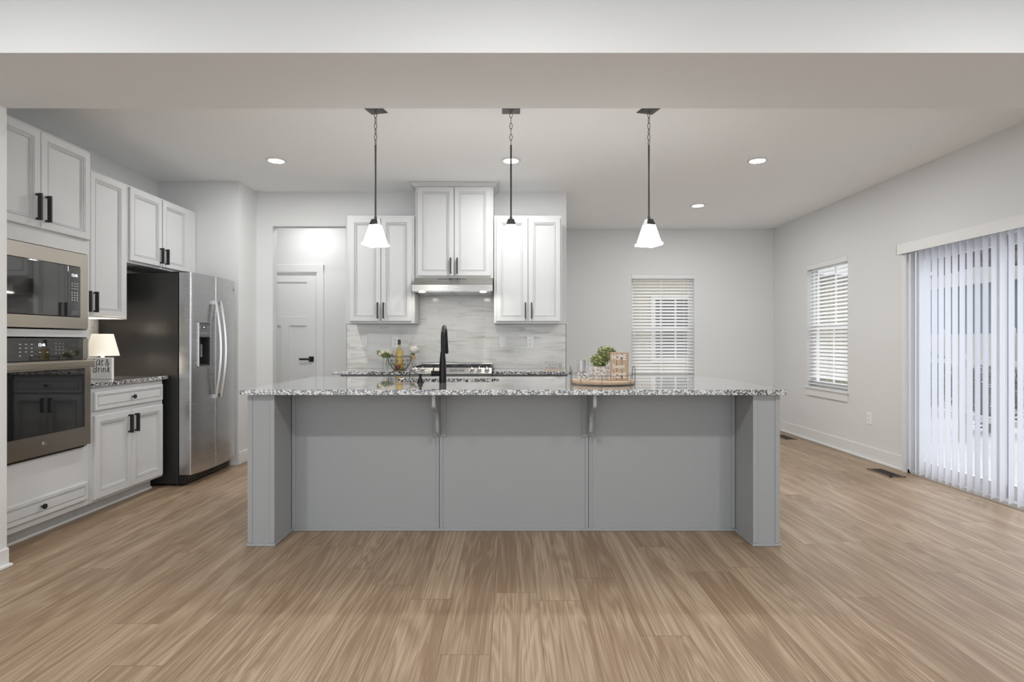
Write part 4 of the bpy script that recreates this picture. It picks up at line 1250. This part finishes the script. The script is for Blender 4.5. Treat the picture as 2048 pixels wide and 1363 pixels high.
# flower jar left
x, y = at_back(771, 5.66)
t = thing('flower_vase', 'clear glass vase of cream flowers and dark green leaves left of the basket', 'vase', (x, y, ZC))
bm = BM(); lathe(bm, [(0.0, 0.0005), (0.032, 0.0005), (0.033, 0.010), (0.026, 0.115), (0.0245, 0.115), (0.031, 0.012), (0.0, 0.012)], n=32, cap=False); obj('glass_body', bm, 'clear', t, smooth=True)
bm = BM(); leaves(bm, (0.01, 0, 0.145), (0.065, 0.04, 0.030), 150, 0.026); leaves(bm, (-0.07, 0, 0.165), (0.02, 0.02, 0.03), 24, 0.024)
for a, b_ in ((-0.03, 0.05), (0.02, 0.04), (0.05, 0.05)): tube(bm, [(0, 0, 0.015), (a * .3, 0, 0.10), (a, 0, 0.16)], 0.0016, 5)
no_solid(obj('leaves', bm, 'leaf', t))
for (cx, cz, r) in ((-0.025, 0.170, 0.024), (-0.05, 0.150, 0.020), (0.03, 0.178, 0.023), (0.052, 0.165, 0.018)):
    bm = BM(); leaves(bm, (cx, -0.02, cz), (r, r, r), 90, 0.016); bmesh.ops.create_icosphere(bm, subdivisions=2, radius=r * 0.7, matrix=Matrix.Translation((cx, -0.02, cz)))
    obj('blossom', bm, 'petalcream', t)
# white hydrangea
x, y = at_back(828, 5.66)
t = thing('flower_vase', 'slim clear vase with a full white hydrangea and twine right of the basket', 'vase', (x - 0.005, y, ZC))
bm = BM(); lathe(bm, [(0.0, 0.0005), (0.027, 0.0005), (0.028, 0.010), (0.020, 0.100), (0.022, 0.135), (0.0205, 0.135), (0.0185, 0.100), (0.026, 0.012), (0.0, 0.012)], n=32, cap=False); obj('glass_body', bm, 'clear', t, smooth=True)
bm = BM(); lathe(bm, [(0.021, 0.105), (0.0235, 0.108), (0.0245, 0.128), (0.022, 0.132)], n=24, cap=False); tube(bm, [(-0.02, -0.015, 0.12), (-0.045, -0.02, 0.125), (-0.03, -0.02, 0.112)], 0.0015, 5); obj('twine_wrap', bm, 'twine', t)
bm = BM(); tube(bm, [(-0.008, 0, 0.014), (0, 0, 0.15)], 0.0035, 8); leaves(bm, (-0.005, 0, 0.155), (0.03, 0.03, 0.012), 20, 0.03); obj('stem', bm, 'leaf', t)
bm = BM(); leaves(bm, (0.005, 0, 0.195), (0.062, 0.05, 0.040), 420, 0.020); bmesh.ops.create_icosphere(bm, subdivisions=2, radius=0.036, matrix=Matrix.Translation((0.005, 0, 0.192)))
obj('blossom', bm, 'petal', t)
# wire basket
x, y = at_back(799, 5.55)
t = thing('wire_basket', 'black geometric wire bowl basket on the left counter section', 'basket', (x, y, ZC))
bm = BM()
rings = [(0.060, 0.0035), (0.098, 0.050), (0.112, 0.092), (0.118, 0.134)]
n = 12
P = []
for k, (r, z) in enumerate(rings):
    P.append([Vector((r * math.cos(2 * PI * (i + (k % 2) / 2) / n), r * math.sin(2 * PI * (i + (k % 2) / 2) / n), z)) for i in range(n)])
for k in (0, 3): tube(bm, P[k], 0.0021, 6, closed=True)
for k in (1, 2): tube(bm, P[k], 0.0013, 5, closed=True)
for k in range(3):
    for i in range(n):
        a = P[k][i]; j = i if k % 2 == 0 else (i + 1) % n
        tube(bm, [a, P[k + 1][j]], 0.0014, 5); tube(bm, [a, P[k + 1][(j - 1) % n]], 0.0014, 5)
obj('wire_frame', bm, 'wirebrown', t)
t = thing('wine_bottle', 'clear bottle of pale yellow wine with black cap standing in the wire basket', 'bottle', (x - 0.002, y, ZC + 0.002))
bm = BM(); lathe(bm, [(0.0, 0.001), (0.036, 0.001), (0.037, 0.006), (0.037, 0.175), (0.030, 0.198), (0.014, 0.218), (0.013, 0.288), (0.0, 0.288)], n=36, cap=False); obj('bottle_body', bm, 'amber', t, smooth=True)
bm = BM(); lathe(bm, [(0.0, 0.006), (0.0335, 0.006), (0.0335, 0.172), (0.028, 0.190), (0.0, 0.192)], n=36, cap=False); obj('wine', bm, 'wine', t, smooth=True)
bm = BM(); lathe(bm, [(0.0145, 0.245), (0.0145, 0.292), (0.013, 0.294)], n=24); obj('cap', bm, 'black', t, smooth=True)
bm = BM()
bmesh.ops.create_icosphere(bm, subdivisions=2, radius=0.026)
for v in bm.verts: v.co = Vector((v.co.x * 1.0, v.co.y * 0.9, v.co.z * 0.85)) * random.uniform(0.86, 1.1) + Vector((x - 0.002, y - 0.068, ZC + 0.030))
tag(obj('dried_pomegranate', bm, 'potpourri', smooth=True), 'dark reddish brown dried fruit at the bottom front of the wire basket', 'dried fruit')
# clear word sign right
x, y = at_back(1107, 5.55)
t = thing('word_sign', 'clear acrylic word sign on a thin wood base on the right counter section', 'sign', (x, y, ZC))
bm = BM(); box(bm, -0.096, 0.096, -0.016, 0.016, 0.0, 0.006); obj('base', bm, 'signwood', t)
text_mesh('letters', 'DREAM', 0.098, 'clearletters' if 'clearletters' in M else 'plastic_white', t, face_front(0.0, 0.0, 0.0445), narrow=0.52, extrude=0.004, bold=0.001)

# ================================================================ PENDANTS
def pendant(label, x, yaw, first=[None]):
    if first[0]:
        s = first[0]; t = s.copy(); COL.objects.link(t); t.location = (x, 3.815, CEIL); t.rotation_euler = (0, 0, yaw); t['label'] = label
        for c in s.children:
            if c.type != 'MESH': continue
            d = c.copy(); COL.objects.link(d); d.parent = t
            for g in c.children:
                e = g.copy(); COL.objects.link(e); e.parent = d
    else:
        t = thing('pendant_light', label, 'pendant light', (x, 3.815, CEIL), yaw, 'pendant lights over the island')
        bm = BM(); lathe(bm, [(0.085, -0.0005), (0.085, -0.003), (0.070, -0.008), (0.012, -0.011)], n=4, rot=PI / 4); obj('canopy', bm, 'pewter', t)
        bm = BM()
        z = -0.012; k = 0
        while z > -0.232:
            L_ = 0.021; pts = []
            for i in range(14):
                a = 2 * PI * i / 14
                u, v_ = 0.0085 * math.cos(a), L_ * math.sin(a)
                pts.append((u, 0, z - L_ + v_) if k % 2 == 0 else (0, u, z - L_ + v_))
            tube(bm, pts, 0.0021, 6, closed=True)
            z -= 0.0375; k += 1
        obj('chain', bm, 'pewter', t, smooth=True)
        bm = BM(); tube(bm, [(0, 0, -0.235), (0, 0, -0.722)], 0.0062, 12); tube(bm, [(0, 0, -0.715), (0, 0, -0.735)], 0.009, 12); obj('rod', bm, 'pewter', t, smooth=True)
        bm = BM(); r2 = math.sqrt(2)
        lathe(bm, [(0.019 * r2, -0.733), (0.032 * r2, -0.772), (0.030 * r2, -0.7725)], n=4, rot=PI / 4); obj('fitter_cap', bm, 'pewter', t)
        bm = BM()
        lathe(bm, [(0.031 * r2, -0.773), (0.060 * r2, -0.892), (0.068 * r2, -0.894), (0.068 * r2, -0.909), (0.064 * r2, -0.909), (0.059 * r2, -0.897), (0.029 * r2, -0.775), (0.0, -0.774)], n=4, rot=PI / 4, cap=False)
        sh = obj('glass_shade', bm, 'shade', t, bevel=0.003)
        bm = BM(); lathe(bm, [(0.0, -0.80), (0.015, -0.805), (0.027, -0.84), (0.020, -0.866), (0.0, -0.875)], n=20); obj('bulb', bm, 'lens', t, smooth=True)
        first[0] = t
pendant('leftmost of the three pendants, hanging before the left wall cabinet', (751 - 1022) / 298.5, math.radians(-14))
pendant('middle pendant, with a recessed light behind its rod', 0.0, 0)
pendant('rightmost pendant, hanging before the plain dining wall', (1298 - 1022) / 298.5, math.radians(16))

# ================================================================ FLOOR VENTS
def vent(label, x, y):
    t = thing('floor_vent', label, 'floor vent', (x, y, 0.0005))
    bm = BM(); w2, l2 = 0.07, 0.165
    box(bm, -w2, -w2 + 0.018, -l2, l2, 0, 0.005); box(bm, w2 - 0.018, w2, -l2, l2, 0, 0.005); box(bm, -w2, w2, -l2, -l2 + 0.018, 0, 0.005); box(bm, -w2, w2, l2 - 0.018, l2, 0, 0.005)
    obj('frame', bm, 'venttan', t)
    bm = BM(); box(bm, -w2 + 0.018, w2 - 0.018, -l2 + 0.018, l2 - 0.018, 0.0, 0.001)
    for k in range(16): yy = -l2 + 0.025 + k * 0.0185; box(bm, -w2 + 0.018, w2 - 0.018, yy, yy + 0.006, 0.001, 0.004)
    box(bm, -0.003, 0.003, -l2 + 0.018, l2 - 0.018, 0.001, 0.0045)
    obj('grille', bm, 'ventmetal', t)
def on_floor(px, py): D = 1138 * H / (py - 682); return ((px - 1022) * D / 1138, D)
x, y = on_floor(1781, 945.5); vent('dark floor register beside the sliding door blinds', 3.40, y)
x, y = on_floor(1574, 874.0); vent('dark floor register just behind the island right corner, by the far baseboard', 3.41, y)

# ================================================================ OUTSIDE
bm = BM(); box(bm, 3.78, 14, -3.0, 24, -0.25, -0.12); box(bm, -3, 3.78, 8.1, 24, -0.25, -0.12)
tag(obj('patio', bm, 'concrete'), 'pale concrete ground outside the windows', 'ground')['kind'] = 'structure'
nb = thing('neighbour_house', 'beige sided neighbouring house with a white-trimmed dark window, seen through the back blind', 'house', (0, 12.2, -0.1))
bm = BM(); box(bm, -1.5, 5.2, 0, 3.0, 0, 6.0); obj('siding_wall', bm, 'siding', nb)
def nwin(par, x0, x1, z0, z1):
    bm = BM(); box(bm, x0, x1, -0.03, -0.001, z0, z1); wo = obj('window', bm, 'outdark', par)
    bm = BM(); e = 0.09
    box(bm, x0 - e, x0, -0.05, -0.001, z0 - e, z1 + e); box(bm, x1, x1 + e, -0.05, -0.001, z0 - e, z1 + e); box(bm, x0, x1, -0.05, -0.001, z1, z1 + e); box(bm, x0, x1, -0.05, -0.001, z0 - e, z0)
    box(bm, (x0 + x1) / 2 - 0.02, (x0 + x1) / 2 + 0.02, -0.04, -0.03, z0, z1)
    obj('window_trim', bm, 'outwhite', wo)
nwin(nb, (1310 - 1022) * 12.2 / 1138, (1390 - 1022) * 12.2 / 1138, 0.95, 2.2)
# right: blue-grey building, cream fence, low white rail, shrubs, bare trees
gb = thing('outbuilding', 'blue-grey sided building beyond the patio, seen through the vertical blinds', 'house', (0, 0, -0.1))
bm = BM(); box(bm, 14.0, 18.0, 12.0, 22.0, 0, 3.0); obj('siding_wall', bm, 'bluewall', gb)
bm = BM(); extrude_poly(bm, [(11.7, 3.0), (22.3, 3.0), (17.0, 3.5)], 'x', 13.8, 18.2); obj('roof', bm, 'outwhite', gb)
t = thing('privacy_fence', 'cream board fence across the yard, seen through the right blinds', 'fence', (0, 0, -0.1))
bm = BM(); box(bm, 9.5, 9.56, 9.0, 14.3, 0.05, 1.45); obj('boards', bm, 'outwhite', t)
for k in range(4):
    bm = BM(); box(bm, 9.40, 9.50, 9.0 + k * 1.7, 9.1 + k * 1.7, 0, 1.55); obj('post', bm, 'outwhite', t)
t = thing('patio_railing', 'low white railing outside the sliding door', 'railing', (0, 0, -0.12))
bm = BM(); box(bm, 5.9, 5.94, 3.5, 9.5, 0.30, 0.38); box(bm, 5.9, 5.94, 3.5, 9.5, 1.02, 1.08); obj('rails', bm, 'outwhite', t)
for k in range(4):
    bm = BM(); box(bm, 5.88, 5.96, 3.6 + k * 1.9, 3.68 + k * 1.9, 0, 1.15); obj('post', bm, 'outwhite', t)
def shrub(label, x, y, r, h):
    t = thing('shrub', label, 'shrub', (x, y, -0.12))
    bm = BM(); leaves(bm, (0, 0, h * 0.55), (r, r, h * 0.5), 900, 0.10); no_solid(obj('foliage', bm, 'bush', t), 0.002)
    bm = BM()
    for k in range(5): a = k * 1.3; tube(bm, [(0, 0, 0), (r * .4 * math.cos(a), r * .4 * math.sin(a), h * .6)], 0.015, 6)
    obj('stem', bm, 'bark', t)
shrub('dark green shrub outside the sliding door, nearer one', 6.9, 8.2, 0.45, 1.0)
shrub('dark green shrub outside the sliding door, farther one', 7.7, 10.4, 0.5, 1.1)
def tree(label, x, y, h):
    t = thing('bare_tree', label, 'tree', (x, y, -0.12))
    bm = BM()
    def br(p, d, L_, r, k):
        q = p + d * L_; tube(bm, [p, q], r, 5, radii=[r, r * .7])
        if k == 0: return
        for _ in range(4):
            nd = (d + Vector((random.uniform(-.8, .8), random.uniform(-.8, .8), random.uniform(-.1, .6)))).normalized(); br(p + d * L_ * random.uniform(.5, 1), nd, L_ * .65, r * .55, k - 1)
    br(Vector((0, 0, 0)), Vector((0, 0, 1)), h * .4, 0.10, 4)
    obj('trunk_and_branches', bm, 'bark', t)
for k, (x, y) in enumerate(((21.5, 23.0), (17.5, 27.0), (11.0, 22.0))):
    tree(('bare brown tree behind the blue-grey building', 'bare brown tree at the far end of the yard', 'bare brown tree past the fence')[k], x, y, 7.0)

gg = thing('garage', 'beige sided garage seen through the blind of the right wall window', 'garage', (0, 0, -0.1))
bm = BM(); box(bm, 7.6, 10.6, 15.0, 19.5, 0, 3.0); obj('siding_wall', bm, 'siding', gg)
bm = BM(); extrude_poly(bm, [(14.6, 3.0), (19.9, 3.0), (17.2, 4.6)], 'x', 7.3, 10.9); obj('roof', bm, 'greypanel', gg)
bm = BM()
rs = random.Random(5)
for _ in range(5200):
    a = rs.uniform(0, 1); p = Vector((30 - 14 * a + rs.uniform(-1, 1), 18 + 26 * a + rs.uniform(-1, 1), rs.uniform(-0.1, 9.5)))
    d = Vector((rs.gauss(0, 1), rs.gauss(0, 1), rs.gauss(0, 1.6))).normalized(); q = d.cross(Vector((rs.random(), rs.random(), .3))).normalized()
    L_ = rs.uniform(.4, 1.1); W2 = L_ * .28
    bm.faces.new([bm.verts.new(p - d * L_), bm.verts.new(p + q * W2), bm.verts.new(p + d * L_), bm.verts.new(p - q * W2)])
wd = obj('woods', bm, 'woods'); tag(wd, 'brown leafless woods far beyond the yard', 'woods', kind='stuff'); no_solid(wd, 0.02)
